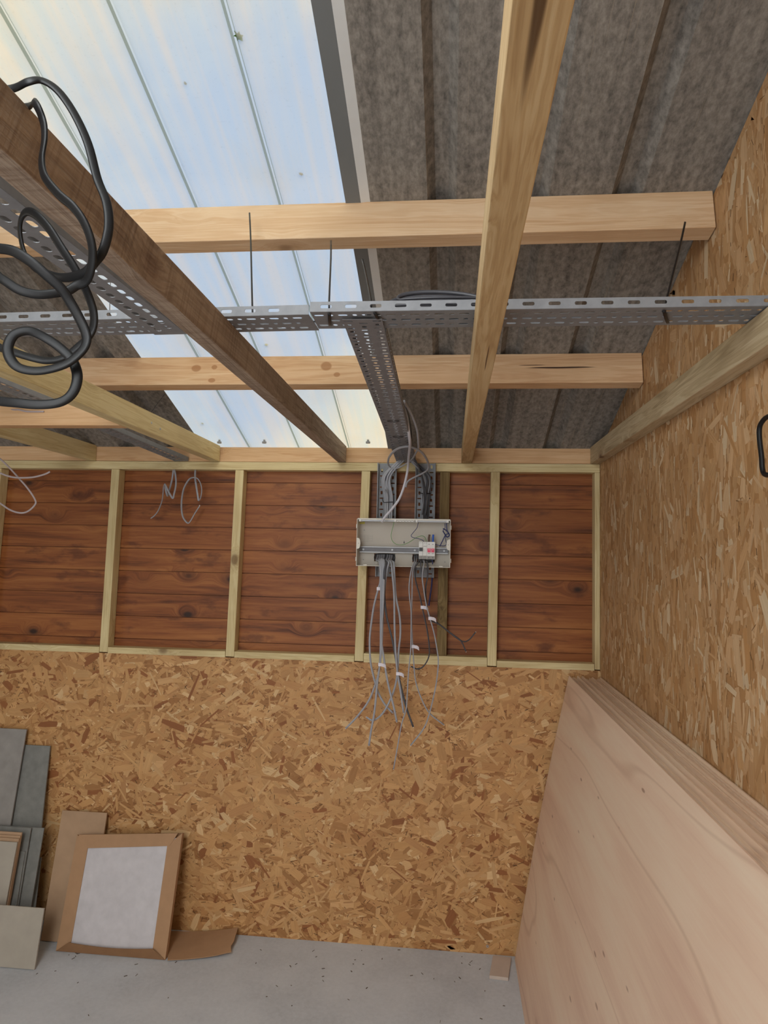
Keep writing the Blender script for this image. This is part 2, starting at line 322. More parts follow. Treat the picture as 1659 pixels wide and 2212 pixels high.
# shiplap weatherboards, back and on the gable ends
mb = MB(); y0 = .064; P = .1075
for k in range(-12, 11):
    za = 1.177+k*P; zb = za+P
    if za < -.05 or zb > 2.15: continue
    mb.box(XL, .06, y0, y0+.018, za+.0030, zb-.0014); mb.box(XL, .06, y0+.009, y0+.018, za-.003, za+.004)
struct(mb.obj('wall_back', CLAD))
def osb(name, mat, o, U, V, W, H, n, base, pal, ang, seed, proud, outline=None, clampf=None, n2=0):
    "strand board: a sheet with flakes pressed into its face, each flake a polygon of its own shade"
    R = np.random.RandomState(seed); o, U, V = Vector(o), Vector(U), Vector(V); N = U.cross(V).normalized()
    v = []; f = []; uv = []; col = []
    pal = [np.array(c) for c in pal]
    pts = outline or [(0, 0), (W, 0), (W, H), (0, H)]
    k = len(pts)
    for s in (0, -.018):
        for a, b in pts: v.append(o+U*a+V*b+N*s); col.append(base)
    f.append(tuple(range(k))); f.append(tuple(range(2*k-1, k-1, -1)))
    for i in range(k): f.append((i, k+i, k+(i+1) % k, (i+1) % k))
    for q in f: uv += [(0, 0)]*len(q)
    tot = n+n2
    for i in range(tot):
        small = i >= n
        cx, cy = R.rand()*W, R.rand()*H
        big = R.rand(); L = (R.uniform(.03, .085) if big < .7 else R.uniform(.07, .135)) if not small else R.uniform(.004, .028); Wd = (R.uniform(.005, .018) if R.rand() < .6 else R.uniform(.016, .040)) if not small else R.uniform(.0008, .0030)
        an = ang(R); ca, sa = math.cos(an), math.sin(an)
        w0, w1 = Wd*R.uniform(.6, 1), Wd*R.uniform(.6, 1)
        ja = .22*Wd; sh = [(-L/2, -w0/2), (-L*.1, -Wd/2*R.uniform(.9, 1.05)), (L/2-R.rand()*ja, -w1/2), (L/2-R.rand()*ja, w1*R.uniform(-.2, .3)), (L/2-R.rand()*ja*2, w1/2), (L*.05, Wd/2*R.uniform(.9, 1.05)), (-L/2+R.rand()*ja*2, w0/2), (-L/2+R.rand()*ja, w0*R.uniform(-.3, .3))]
        sk = R.uniform(-.5, .5); hgt = .00008+proud*((i*7919) % tot)/tot if not small else proud*1.05*R.rand()
        r = R.rand(); c = pal[min(int(r*len(pal)), len(pal)-1)]*R.uniform(.9, 1.08)
        if small: c = (np.array(base)*R.uniform(.18, .7)) if R.rand() < .6 else pal[-1]*R.uniform(.9, 1.15)
        b0 = len(v); ou, ov = R.rand()*50, R.rand()*50
        fl = []
        for j, (x, y) in enumerate(sh):
            x += sk*y*.6; a = cx+x*ca-y*sa; b = cy+x*sa+y*ca
            a = min(max(a, .0), W); b = min(max(b, .0), H)
            if clampf: a, b = clampf(a, b)
            v.append(o+U*a+V*b+N*hgt); col.append(tuple(c)); fl.append((ou+x, ov+y))
        f.append(tuple(range(b0, b0+8))); uv += fl
    me = mesh(name, v, f)
    ul = me.uv_layers.new(name='UVMap'); ul.data.foreach_set('uv', np.array(uv, dtype=np.float32).ravel())
    ca_ = me.color_attributes.new('flake', 'FLOAT_COLOR', 'POINT')
    arr = np.ones((len(v), 4), dtype=np.float32); arr[:, :3] = np.array([tuple(c) for c in col]); ca_.data.foreach_set('color', arr.ravel())
    return struct(obj(name, me, mat))
PALB = [lin(174, 126, 78), lin(192, 145, 94), lin(198, 152, 100), lin(202, 156, 104), lin(196, 150, 98), lin(206, 162, 112), lin(200, 154, 102), lin(186, 138, 88), lin(190, 142, 92), lin(208, 166, 116), lin(202, 158, 106), lin(194, 148, 96), lin(218, 182, 134), lin(200, 154, 102), lin(186, 138, 90), lin(204, 160, 108), lin(192, 146, 94), lin(150, 96, 56)]
PALR = [lin(194, 152, 106), lin(200, 159, 114), lin(204, 164, 121), lin(208, 170, 128), lin(197, 155, 109), lin(203, 163, 119), lin(212, 178, 138), lin(189, 144, 96), lin(202, 162, 116), lin(220, 196, 162)]
osb('wall_back_lower', OSB_B, (XL+.6, -.0182+.0182, 0), (1, 0, 0), (0, 0, 1), -XL-.6, 1.222, 9500, lin(164, 116, 70), PALB,
    lambda R: R.normal(0.1, .75) if R.rand() < .75 else R.uniform(0, 3.14), 3, .0009, n2=16000)
def clampr(a, b):                                   # right wall: a runs towards the camera, b is height
    return a, min(b, roofz(-a)-.002)
osb('wall_right', OSB_R, (0, 0.064, 0), (0, -1, 0), (0, 0, 1), 3.3, 3.2, 19000, lin(184, 140, 94), PALR,
    lambda R: 1.57+R.normal(0, .28) if R.rand() < .85 else R.uniform(0, 3.14), 5, .0008,
    outline=[(0, 0), (3.3, 0), (3.3, roofz(-3.3+.064)-.01), (2.664, roofz(RIDGE)-.01), (0, roofz(.064)-.01)], clampf=lambda a, b: (a, min(b, roofz(.064-a)-.012)), n2=14000)
# rest of the building, behind and beside the camera
struct(MB().add([(0, -3.236, 0), (0, YB, 0), (0, YB, roofz(YB)), (0, -3.236, roofz(-3.236)), (.05, -3.236, 0), (.05, YB, 0), (.05, YB, roofz(YB)), (.05, -3.236, roofz(-3.236))], [(0,1,2,3),(7,6,5,4),(0,4,5,1),(1,5,6,2),(2,6,7,3),(3,7,4,0)]).obj('wall_right_rear', BLOCKM))
struct(MB().box(XL-.05, XL, YB, .082, 0, 2.15).obj('wall_left', BLOCKM))
struct(MB().box(XL, -3.05, YB-.05, YB, 0, 2.2).box(-.75, 0, YB-.05, YB, 0, 2.2).box(-3.05, -.75, YB-.05, YB, 2.1, 2.2).obj('wall_front', BLOCKM))
struct(MB().add([(XL, .08, 2.15), (XL, YB, 2.15), (XL, RIDGE, roofz(RIDGE)), (XL-.05, .08, 2.15), (XL-.05, YB, 2.15), (XL-.05, RIDGE, roofz(RIDGE))], [(0,1,2),(3,5,4),(0,3,4,1),(1,4,5,2),(2,5,3,0)]).obj('wall_left_gable', BLOCKM))
# profiled roof sheets
def profile(x0, x1, ribs, wb=.078, wt=.036, h=.030):
    pts = [(x0, 0)]
    for r in sorted(ribs):
        if r-wb/2 > x0 and r+wb/2 < x1: pts += [(r-wb/2, 0), (r-wt/2, h), (r+wt/2, h), (r+wb/2, 0)]
    return pts+[(x1, 0)]
def sheet(name, pts, mat, lift=0.0, ya=.115, yb=RIDGE, th=.0012, mats=None, n=1):
    v = []; f = []; fm = []
    for k in range(n+1):
        y = ya+(yb-ya)*k/n
        for x, h in pts: v.append((x, y+(h+lift)*NY*(1 if yb >= RIDGE else -1), roofz(y)+(h+lift)*NZ))
    q = len(pts)
    for k in range(n):
        for i in range(q-1): f.append((k*q+i, k*q+i+1, (k+1)*q+i+1, (k+1)*q+i)); fm.append(i)
    me = mesh(name, v, f); o = obj(name, me, mat, solid=th)
    if mats:
        me.materials.append(mats)
        for p_, i in zip(me.polygons, fm): p_.material_index = 1 if abs(pts[i][1]-pts[i+1][1]) > .005 else 0
    return struct(o)
sheet('ceiling', profile(-.885, 0.045, [-.692, -.452, -.215]), FLEECE)
sheet('ceiling_left', profile(XL, -1.825, [-1.965, -2.2, -2.44, -2.68, -2.92, -3.16, -3.4, -3.64, -3.88]), FLEECE)
sheet('window_1', profile(-1.84, -.90, [-1.605, -1.367, -1.13], wb=.014, wt=.006, h=.008), GRP, lift=.006, mats=GRP2)
sheet('trim_1', [(-.950, -.004), (-.909, -.004)], FLASH, lift=0, th=.001)
sheet('trim_2', [(-.909, -.004), (-.884, -.0005)], FLASH_L, lift=0, th=.001)
sheet('ceiling_rear', profile(-.95, 0.0, [-.692, -.452, -.215]), FLEECE, ya=RIDGE, yb=YB-.2)
sheet('ceiling_rear_left', profile(XL, -1.825, [-1.965, -2.2, -2.44, -2.68, -2.92, -3.16, -3.4]), FLEECE, ya=RIDGE, yb=YB-.2)
sheet('window_2', [(-1.825, 0), (-.95, 0)], GRP, ya=RIDGE, yb=YB-.2)
# ------------------------------------------------------------------ timbers
def timber(name, label, cat, a, b, w, h, mat, up=(0, 0, 1), group=None, bev=.002, cut=None):
    "a bar from a to b (centre line), w across, h tall, grain along its length"
    a, b = Vector(a), Vector(b); X = (b-a).normalized(); Z = Vector(up); Z = (Z-X*Z.dot(X)).normalized(); Y = Z.cross(X); L = (b-a).length
    me = mesh(name, boxv(0, L, -w/2, w/2, -h/2, h/2), BF); o = obj(name, me, mat, bevel=bev)
    o.matrix_world = Matrix(((X.x, Y.x, Z.x, a.x), (X.y, Y.y, Z.y, a.y), (X.z, Y.z, Z.z, a.z), (0, 0, 0, 1)))
    return tag(o, label, cat, group)
HT, HP, HS = 2.091, 2.129, 1.231
J = .075; JZ = HP+J/2
def joist(label, x0, x1, mat, ye=-.001, y2=YB+.01, group='ceiling joists'):
    return timber('ceiling_joist', label, 'joist', ((x0+x1)/2, ye, JZ), ((x0+x1)/2, y2, JZ), x1-x0, J, mat, group=group)
joist('pale stained joist with bright left edge and dark streak, above right of the fuse box', -.614, -.566, W_J5)
joist('dark rough-sawn joist crossing the rooflight, with a black cable looped over it', -1.180, -1.142, W_ROUGH)
j3 = joist('pale yellow-green joist with two silver screws, left of the rough-sawn joist', -1.787, -1.742, W_CLS)
joist('short-looking pale joist at the left edge, below the orange noggin', -2.397, -2.352, W_CLS)
joist('grey pine tie beam fixed along the right strand board wall', -.0445, -.0015, W_TIE)
for yy, zz in ((-.735, 2.166), (-.66, 2.158)):
    s = MB().cyl((-1.7425, yy, zz), .0042, .0018, 0).cyl((-1.7407, yy, zz), .0016, .0008, 0, 6)
    tag(s.obj('screw', STEEL), 'silver screw head in the pale joist, the %s of the pair' % ('left one' if yy < -.7 else 'right one'), 'screw', 'screws in the pale joist')
timber('noggin', 'orange noggin between the two leftmost joists, below the left roof purlin', 'noggin', (-2.352, -.85, JZ), (-1.788, -.85, JZ), .055, .055+.02, W_BEAM)
def purlin(label, yt, L0, L1, mat, h, w):
    zt = roofz(yt); a = math.atan(SL)*.55; n = Vector((0, math.sin(a), math.cos(a))); s = Vector((0, -math.cos(a), math.sin(a)))
    c = Vector((0, yt, zt-.002))-n*(h/2)-s*(w/2)
    return timber('roof_purlin', label, 'purlin', (L0, c.y, c.z), (L1, c.y, c.z), w, h, mat, up=n, group='purlins under the roof sheets')
purlin('upper pale pine purlin under the roof sheets, nearer the camera', -1.323, XL+.01, -.003, W_PUR, .108, .052)
purlin('lower pale pine purlin with knots and a dark split at its right end', -.672, XL+.01, -.003, W_PUR2, .112, .050)
eb = timber('eave_beam', 'orange pine beam directly below the roof edge, on top of the wall plate', 'beam', (XL, .026, 2.167), (-.004, .026, 2.167), .05, .074, W_BEAM, bev=0)
for v_ in eb.data.vertices:
    if v_.co.z > 0 and v_.co.y > 0: v_.co.z -= .024
    elif v_.co.z > 0: v_.co.z -= .006
timber('wall_plate', 'long pale timber plate across the tops of the wall studs', 'plate', (XL, .031, 2.110), (-.002, .031, 2.110), .0615, .0375, W_CLS)
tb = [(1061, 1053, 'pale wall stud between the old dark stud and the right corner'), (781, 766, 'pale wall stud behind the left end of the fuse box'), (508, 487, 'pale wall stud in the middle of the wall, second left of the fuse box'), (240, 214, 'pale wall stud below the left noggin, third left of the fuse box')]
SX = []
for i, (a, b, lab) in enumerate(tb):
    A, B = at(a, 1018, 1, 0), at(b, 1407+i*-0, 1, 0); w_ = .040; SX.append((A.x, B.x))
    timber('wall_stud', lab, 'stud', (B.x+w_/2-.0, .032, 1.2255), (A.x+w_/2, .032, HT-.0002), .059, w_, W_CLS, up=(1, 0, 0), group='wall studs')
timber('wall_stud', 'pale wall stud cut off by the left edge of the picture', 'stud', (-2.895, .032, 1.2255), (-2.855, .032, HT), .059, .04, W_CLS, up=(1, 0, 0), group='wall studs')
timber('wall_stud', 'thin pale stud in the right corner of the wall', 'stud', (-.0125, .032, 1.2255), (-.0125, .032, HT), .059, .022, W_CLS, up=(1, 0, 0), group='wall studs')
A, B = at(951, 1020, 1, .012), at(943, 1418, 1, .012)
timber('old_stud', 'weathered dark old stud behind the right end of the fuse box', 'stud', (B.x+.022, .034, B.z), (A.x+.022, .034, 2.0905), .044, .044, W_OLD, up=(1, 0, 0))
xs = [-.0245, SX[0][1]+.041, SX[0][1], SX[1][1]+.041, SX[1][1], SX[2][1]+.041, SX[2][1], SX[3][1]+.041, SX[3][1], -2.876]
labs = ['pale sill piece at the foot of the rightmost bay', 'pale sill piece below the fuse box bay', 'pale sill piece in the bay left of the fuse box', 'pale sill piece in the third bay from the fuse box', 'pale sill piece in the dark leftmost bay']
for i in range(5):
    zt = 1.250 if i != 1 else 1.262
    timber('sill_timber', labs[i], 'sill', (xs[2*i+1]+.0005, .031, (zt+1.2265)/2-.004), (xs[2*i]-.001, .031, (zt+1.2265)/2-.004), .0615, zt-1.2265+.008, W_CLS, group='sill pieces between the studs')
# ------------------------------------------------------------------ plywood stack
LN = Vector((.223, 0, 1.2)).normalized(); TH = .0058; NS = 21
NRM = Vector((LN.z, 0, -LN.x))      # towards the wall
b0 = Vector((-.362, -.022, .0005))
for i in range(NS):
    gap = i*TH+(.004 if i else 0)+sum([.001*((k*37) % 3 == 0) for k in range(i)])
    p = b0+NRM*gap; p.z = .0008+.0003*(i % 3); p.x = b0.x+gap*1.02
    jl = random.uniform(-.008, .008) if i else 0; hh = 1.22+(random.uniform(-.017, .004) if i else 0); sy = -.022-(random.uniform(0, .02) if i else .002)
    v = []
    K = 14
    for s in (0, 1):
        for k in range(K+1):
            t = k/K; bow = .010*math.sin(math.pi*t)*(1-i/NS)
            for e in (0, 1):
                q = Vector((p.x, sy-e*2.44, p.z))+LN*(hh*t)+NRM*(TH*.86*s)-Vector((bow, 0, 0)); v.append(q)
    f = []
    m_ = 2*(K+1)
    for k in range(K):
        a = 2*k; f += [(a, a+1, a+3, a+2), (m_+a, m_+a+2, m_+a+3, m_+a+1), (a, a+2, m_+a+2, m_+a), (a+1, m_+a+1, m_+a+3, a+3)]
    f += [(0, m_, m_+1, 1), (2*K, 2*K+1, m_+2*K+1, m_+2*K)]
    me = mesh('plywood_sheet', v, f); o = obj('plywood_sheet', me, PLY if i == 0 else PLYE)
    bm = bmesh.new(); bm.from_mesh(me); bmesh.ops.recalc_face_normals(bm, faces=bm.faces); bm.to_mesh(me); bm.free()
    tag(o, 'large pink plywood sheet at the front of the stack leaning on the right wall' if i == 0 else 'thin plywood sheet behind the front sheet of the stack, only its top edge showing', 'plywood', 'plywood sheets leaning on the right wall')
# ------------------------------------------------------------------ cable trays
def strip(mb, o, U, V, L, W, rows):
    "flat strip with rounded slots; rows = (centre, [(cell length, slot length, slot width), ...], offset)"
    o, U, V = Vector(o), Vector(U), Vector(V); Pt = lambda a, b: o+U*a+V*b
    def quad(a0, a1, b0, b1):
        if a1-a0 > 1e-6 and b1-b0 > 1e-6: mb.add([Pt(a0, b0), Pt(a1, b0), Pt(a1, b1), Pt(a0, b1)], [(0, 1, 2, 3)])
    rows = sorted(rows); cur = 0
    for c, cells, off in rows:
        hv = max(x[2] for x in cells)/2+.0012
        quad(0, L, cur, c-hv); cur = c+hv; a = off
        quad(0, off, c-hv, c+hv); i = 0
        while True:
            cl, hu, wv = cells[i % len(cells)]; i += 1
            if a+cl > L: quad(a, L, c-hv, c+hv); break
            ca = a+cl/2; r = min(hu, wv)*.42; pts = []
            for sx, sy, st in ((1, 1, 0), (-1, 1, 90), (-1, -1, 180), (1, -1, 270)):
                for k in range(4):
                    an = math.radians(st+30*k); pts.append((ca+sx*(hu/2-r)+r*math.cos(an), c+sy*(wv/2-r)+r*math.sin(an)))
            outer = [(a+cl, c+hv), (a, c+hv), (a, c-hv), (a+cl, c-hv)]
            vs = [Pt(*q) for q in outer]+[Pt(*q) for q in pts]; f = []
            for q in range(4):
                for k in range(3): f.append((q, 4+q*4+k+1, 4+q*4+k))
                n_ = (q+1) % 4; f.append((q, n_, 4+n_*4, 4+q*4+3))
            mb.add(vs, f); a += cl
    quad(0, L, cur, W)
def tray(name, label, a, b, W, H, rows, frow, mat, up=(0, 0, 1), group=None, lip=.006, ext=0.0):
    "perforated channel: base through a-b (centre of base), flanges stand along up"
    a, b = Vector(a), Vector(b); X = (b-a).normalized(); Z = Vector(up); Z = (Z-X*Z.dot(X)).normalized(); Y = Z.cross(X); L = (b-a).length
    mb = MB(); strip(mb, (-ext, -W/2, 0), (1, 0, 0), (0, 1, 0), L+ext, W, rows)
    fl = MB()
    for s in (-1, 1):
        strip(fl, (0, s*W/2, 0), (1, 0, 0), (0, 0, 1), L, H, frow)
        strip(fl, (0, s*W/2, H), (1, 0, 0), (0, -s, 0), L, lip, [])
    root = empty(name, a); root.matrix_world = Matrix(((X.x, Y.x, Z.x, a.x), (X.y, Y.y, Z.y, a.y), (X.z, Y.z, Z.z, a.z), (0, 0, 0, 1)))
    for nm, q in (('tray_base', mb), ('tray_sides', fl)):
        o = obj(nm, mesh(nm, q.v, q.f), mat, root); md = o.modifiers.new('t', 'SOLIDIFY'); md.thickness = .0012; md.offset = 0
    return tag(root, label, 'cable tray', group)
CT = [(.030, .021, .0095), (.021, .010, .011)]
CT2 = [(.020, .006, .018), (.020, .012, .010)]
SD = [(.052, .024, .0075)]
ZC = HP+J+.0012
tray('cable_tray', 'right half of the long perforated cable tray, running to the right wall', (-.956, -1.652, ZC+.002), (-.009, -1.645, ZC+.002), .104, .0205,
     [(.022, CT, 0), (.052, CT, .03), (.082, CT, .0)], [(.0105, SD, .008)], ZINC, group='perforated cable trays')
tray('cable_tray', 'left half of the long perforated cable tray, crossing behind the black cable loops', (-2.9, -1.600, ZC), (-.959, -1.645, ZC), .100, .0200,
     [(.020, CT, .01), (.050, CT, .03), (.080, CT, .01)], [(.0105, SD, .02)], ZINC, group='perforated cable trays')
A = (at(745, 705, 2, 2.198)+at(830, 710, 2, 2.198))/2; B = at(877.5, 999, 1, -.012)
A2 = A+(B-A)*((-1.590-A.y)/(B.y-A.y))
YL = (B-A2).length
yt = tray('cable_tray', 'perforated cable tray running back from the long tray to above the fuse box', A2, B, .085, .026, [(.012, CT2, 0), (.0425, CT2, .012), (.073, CT2, 0)], [(.013, [(.022, .010, .006)], .0)], ZINC_D, group='perforated cable trays', ext=.085)
A = (at(0, 422, 2, 2.178)+at(0, 472, 2, 2.178))/2; B = (at(391, 722, 2, 2.178)+at(347, 722, 2, 2.178))/2
DX = (B-A).normalized()
tray('cable_tray', 'wide-slotted cable tray coming from the top left, left of the rough-sawn joist', A-DX*1.6, B, .074, .024, [(.022, [(.032, .020, .012)], 0), (.052, [(.032, .020, .012)], .015)], [(.012, [(.9, .0001, .0001)], 0)], ZINC, group='perforated cable trays')
A = (at(0, 818, 2, 2.206)+at(0, 842, 2, 2.206))/2; Bm = Vector((-2.075, -.85, 2.2065)); B = at(392, 996, 1, -.004)
tray('cable_tray', 'thin dark cable tray over the orange noggin, sloping down to the wall plate', Bm+(Bm-B)*.75, B, .072, .018, [(.014, [(.030, .019, .012)], 0), (.036, [(.030, .019, .012)], .015), (.058, [(.030, .019, .012)], 0)], [(.009, [(.5, .0001, .0001)], 0)], ZINC, group='perforated cable trays')
# upright trays behind the fuse box
def utray(lab, x0, x1, zt, zb):
    return tray('cable_tray', lab, ((x0+x1)/2, -.0025, zb), ((x0+x1)/2, -.0025, zt), x1-x0, .026, [(.018, [(.0255, .0055, .018), (.0255, .016, .009)], .004), (x1-x0-.018, [(.0255, .016, .009), (.0255, .0055, .018)], .012)], [(.012, [(.051, .02, .006)], 0)], ZINC, up=(0, -1, 0), group='perforated cable trays', lip=.004)
XA, XB = at(815, 1060, 1, -.02).x, at(856, 1060, 1, -.02).x; XC, XD = at(897, 1060, 1, -.02).x, at(940, 1060, 1, -.02).x
ZT = at(850, 1000, 1, -.02).z; ZBt = at(850, 1246, 1, -.01).z
utray('short upright cable tray above the left part of the fuse box', XA, XB, ZT, ZBt)
utray('short upright cable tray above the right part of the fuse box', XC, XD, ZT, ZBt)
# ------------------------------------------------------------------ fuse box
CX0, CX1, CZ0, CZ1, CYF, CYB = -1.068, -.658, 1.657, 1.866, -.128, -.048
cu = empty('consumer_unit', ((CX0+CX1)/2, CYB, CZ0)); tag(cu, 'open white fuse box mounted over the wall studs, with cables hanging out', 'fuse box')
tt = .0025
def cp(px, py, y): q = at(px, py, 1, y); return q
H1 = (cp(808.5, 1205, CYB).x, cp(853.6, 1205, CYB).x); H2 = (cp(891, 1205, CYB).x, cp(939, 1205, CYB).x); HZ0, HZ1 = cp(830, 1213, CYB).z, cp(830, 1196, CYB).z
bk = MB(); yb0, yb1 = CYB-tt, CYB
bk.box(CX0, CX1, yb0, yb1, HZ1, CZ1).box(CX0, CX1, yb0, yb1, CZ0, HZ0).box(CX0, H1[0], yb0, yb1, HZ0, HZ1).box(H1[1], H2[0], yb0, yb1, HZ0, HZ1).box(H2[1], CX1, yb0, yb1, HZ0, HZ1)
bk.obj('back_plate', CUI, cu)
rim = MB().box(CX0, CX1, CYF, CYB-tt, CZ0, CZ0+tt).box(CX0, CX1, CYF+.02, CYB-tt, CZ1-tt, CZ1).box(CX0, CX0+tt, CYF, CYB-tt, CZ0+tt, CZ1-tt).box(CX1-tt, CX1, CYF, CYB-tt, CZ0+tt, CZ1-tt)
rim.box(CX0+.002, CX1-.002, CYF+.012, CYF+.02, CZ1-.006, CZ1+.001)
rim.obj('side_walls', CUW, cu, bevel=.0008)
for s, x, zc in ((0, CX0, .55), (1, CX1, .50)):
    sg = 1 if s == 0 else -1; pts = []
    zz = CZ0+(CZ1-CZ0)*.47
    for k in range(9):
        an = -math.pi/2+math.pi*k/8; pts.append((x+sg*(.004+.0135*math.cos(an)**.6 if math.cos(an) > 1e-6 else .004), zz+.024*math.sin(an)))
    pts = [(x, zz-.024)]+pts+[(x, zz+.024)]; n_ = len(pts)
    mb = MB().add([(a, CYF-.001, b) for a, b in pts]+[(a, CYF+.0015, b) for a, b in pts], [tuple(range(n_)), tuple(range(n_, 2*n_))]+[(i, (i+1) % n_, n_+(i+1) % n_, n_+i) for i in range(n_)])
    fl = mb.obj('lid_fixing_tab', CUW, cu)
    mb = MB().cyl((x+sg*.010, CYF-.0016, zz), .0014, .0008, 1, 10); h = mb.obj('screw_hole', BLACK, None); h.parent = fl; h.matrix_world = Matrix.Identity(4); h.parent = fl; h.location = -cu.location if False else (0, 0, 0)
    h.data.transform(Matrix.Translation(-cu.location))
for x in (CX0-.004, CX1):
    for zz in (CZ0+.030, CZ1-.035):
        MB().box(x, x+.004, CYF+.01, CYF+.03, zz-.009, zz+.009).obj('hinge_lug', CUW, cu, bevel=.001)
for x in (CX0+.04, CX1-.04):
    MB().box(x-.008, x+.008, CYF+.002, CYF+.012, CZ0+tt, CZ0+.007).obj('lid_clip', CUW, cu, bevel=.0008)
# terminal bars
zb = cp(860, 1125, -.10).z
def tbar(xa, xb, brass):
    mb = MB().box(xa, xb, -.112, -.098, zb-.005, zb+.005)
    b = mb.obj('terminal_bar', STEEL if brass else PLW, cu, bevel=.0008)
    sc = MB(); n = int((xb-xa)/.0065)
    for i in range(n):
        x = xa+.004+i*(xb-xa-.008)/(n-1); sc.cyl((x, -.1135, zb+.0015*(-1)**i), .0021, .0016, 1, 8)
    so = sc.obj('terminal_screws', STEEL if brass else PLG, None); so.data.transform(Matrix.Translation(-cu.location)); so.parent = b
tbar(CX0+.012, cp(852, 1125, -.1).x, True); tbar(cp(857, 1125, -.1).x, cp(896, 1125, -.1).x, False); tbar(cp(903, 1125, -.1).x, CX1-.012, True)
for px in (778, 854, 900, 967):
    c_ = cp(px, 1125, -.11); MB().box(c_.x-.005, c_.x+.005, -.117, CYB-tt, zb-.006, zb+.006).obj('bar_holder', PLW, cu, bevel=.001)
# rail
zr0, zr1 = cp(830, 1192.5, -.07).z, cp(830, 1182.5, -.07).z; rl = CX0+.008; rr = CX1-.010
r = MB().box(rl, rr, -.066, -.064, zr0, zr1)
lp = MB().box(rl, rr, -.074, -.064, zr0-.001, zr0+.001).box(rl, rr, -.074, -.064, zr1-.001, zr1+.001).box(rl, rr, -.075, -.073, zr0-.0032, zr0).box(rl, rr, -.075, -.073, zr1, zr1+.0032)
for fx in (.03, .36, .62, .95): r.box(rl+(rr-rl)*fx-.008, rl+(rr-rl)*fx+.008, -.064, CYB-tt, zr0+.002, zr1-.002)
rail = r.obj('mounting_rail', ZINC_D, cu); lo = lp.obj('rail_lips', STEEL, None); lo.data.transform(Matrix.Translation(-cu.location)); lo.parent = rail
for fx in (.04, .37, .625, .955):
    MB().cyl((rl+(rr-rl)*fx, -.069, (zr0+zr1)/2), .0045, .003, 1, 14).box(rl+(rr-rl)*fx-.003, rl+(rr-rl)*fx+.003, -.0698, -.069, (zr0+zr1)/2-.0005, (zr0+zr1)/2+.0005).obj('rail_screw', STEEL, cu)
# rubber entries (rounded rings)
for xa, xb in (H1, H2):
    mb = MB(); n = 24; cx, cz = (xa+xb)/2, (HZ0+HZ1)/2; rx, rz = (xb-xa)/2, (HZ1-HZ0)/2; vs = []
    for ring, (yy, k) in enumerate(((-.054, 1.06), (-.054, .86), (CYB+.0005, .86), (CYB+.0005, 1.06))):
        for i in range(n):
            an = 2*math.pi*i/n; ca, sa = math.cos(an), math.sin(an); ca = math.copysign(abs(ca)**.45, ca); sa = math.copysign(abs(sa)**.8, sa); ex = (rx-rz)+rz*k; vs.append((cx+ex*ca, yy, cz+rz*k*sa))
    f = [(r_*n+i, r_*n+(i+1) % n, ((r_+1) % 4)*n+(i+1) % n, ((r_+1) % 4)*n+i) for r_ in range(4) for i in range(n)]
    mb.add(vs, f).obj('cable_grommet', RUB, cu)
# screws / keyholes in the back plate, warning label
for px, py in ((787, 1145), (785, 1209), (961, 1214)):
    c_ = cp(px, py, CYB-tt); MB().cyl((c_.x, CYB-tt-.001, c_.z), .0052, .001, 1, 16).obj('screw_boss', CUI, cu); MB().cyl((c_.x, CYB-tt-.0018, c_.z), .0028, .001, 1, 8).obj('fixing_screw', PLG, cu)
c_ = cp(873, 1171, CYB-tt); MB().cyl((c_.x, CYB-tt-.0015, c_.z-.003), .0028, .002, 1, 12).box(c_.x-.0014, c_.x+.0014, CYB-tt-.0015, CYB-tt, c_.z-.002, c_.z+.005).obj('keyhole', BLACK, cu)
c0, c1 = cp(777, 1127, CYB-tt), cp(788, 1132, CYB-tt); MB().box(c0.x, c1.x, CYB-tt-.0006, CYB-tt, c1.z, c0.z).obj('earth_sticker', YELP, cu)
mb = MB(); c0, c1 = cp(778, 1156, CYB-tt), cp(804, 1171, CYB-tt)
for k in range(7):
    z_ = c1.z+(c0.z-c1.z)*k/6; mb.box(c0.x, c1.x if k % 2 else c1.x-.012, CYB-tt-.0004, CYB-tt, z_, z_+.0006)
for k in (0, .35, .62, 1): x = c0.x+(c1.x-c0.x)*k; mb.box(x, x+.0006, CYB-tt-.0004, CYB-tt, c1.z, c0.z)
mb.obj('printed_table', PLG, cu)
# breaker block on the rail
c0, c1 = cp(905, 1170, -.112), cp(939.4, 1208.5, -.112); bx0, bx1, bz0, bz1 = c0.x, c1.x, c1.z, c0.z; bw = (bx1-bx0)/4
brk = MB().box(bx0, bx0+bw-.0003, -.108, -.076, bz0, bz1+.001).obj('surge_protector', PLW, cu, bevel=.001)
def onto(mb, name, mat, parent):
    o = mb.obj(name, mat, None); o.data.transform(Matrix.Translation(-cu.location)); o.parent = parent; return o
hz = bz1-bz0
onto(MB().box(bx0+.0015, bx0+bw-.0015, -.113, -.108, bz0+hz*.46, bz0+hz*.66), 'lever', BLACK, brk)
onto(MB().box(bx0+.001, bx0+bw-.001, -.1085, -.107, bz0, bz0+hz*.2), 'lower_face', PLG, brk)
b2 = MB().box(bx0+bw, bx0+2*bw-.0003, -.108, -.076, bz0, bz1).obj('miniature_breaker', PLW, cu, bevel=.001)
onto(MB().box(bx0+bw+.002, bx0+2*bw-.002, -.1086, -.107, bz0+hz*.72, bz0+hz*.75).box(bx0+bw+.003, bx0+bw+.0035, -.1086, -.107, bz0+hz*.42, bz0+hz*.6).box(bx0+bw+.005, bx0+bw+.0055, -.1086, -.107, bz0+hz*.42, bz0+hz*.6), 'printing', PLG, b2)
onto(MB().box(bx0+bw+.001, bx0+2*bw-.001, -.1085, -.107, bz0, bz0+hz*.2), 'lower_face', PLG, b2)
b3 = MB().box(bx0+2*bw, bx1, -.110, -.076, bz0, bz1).obj('main_switch', PLW, cu, bevel=.001)
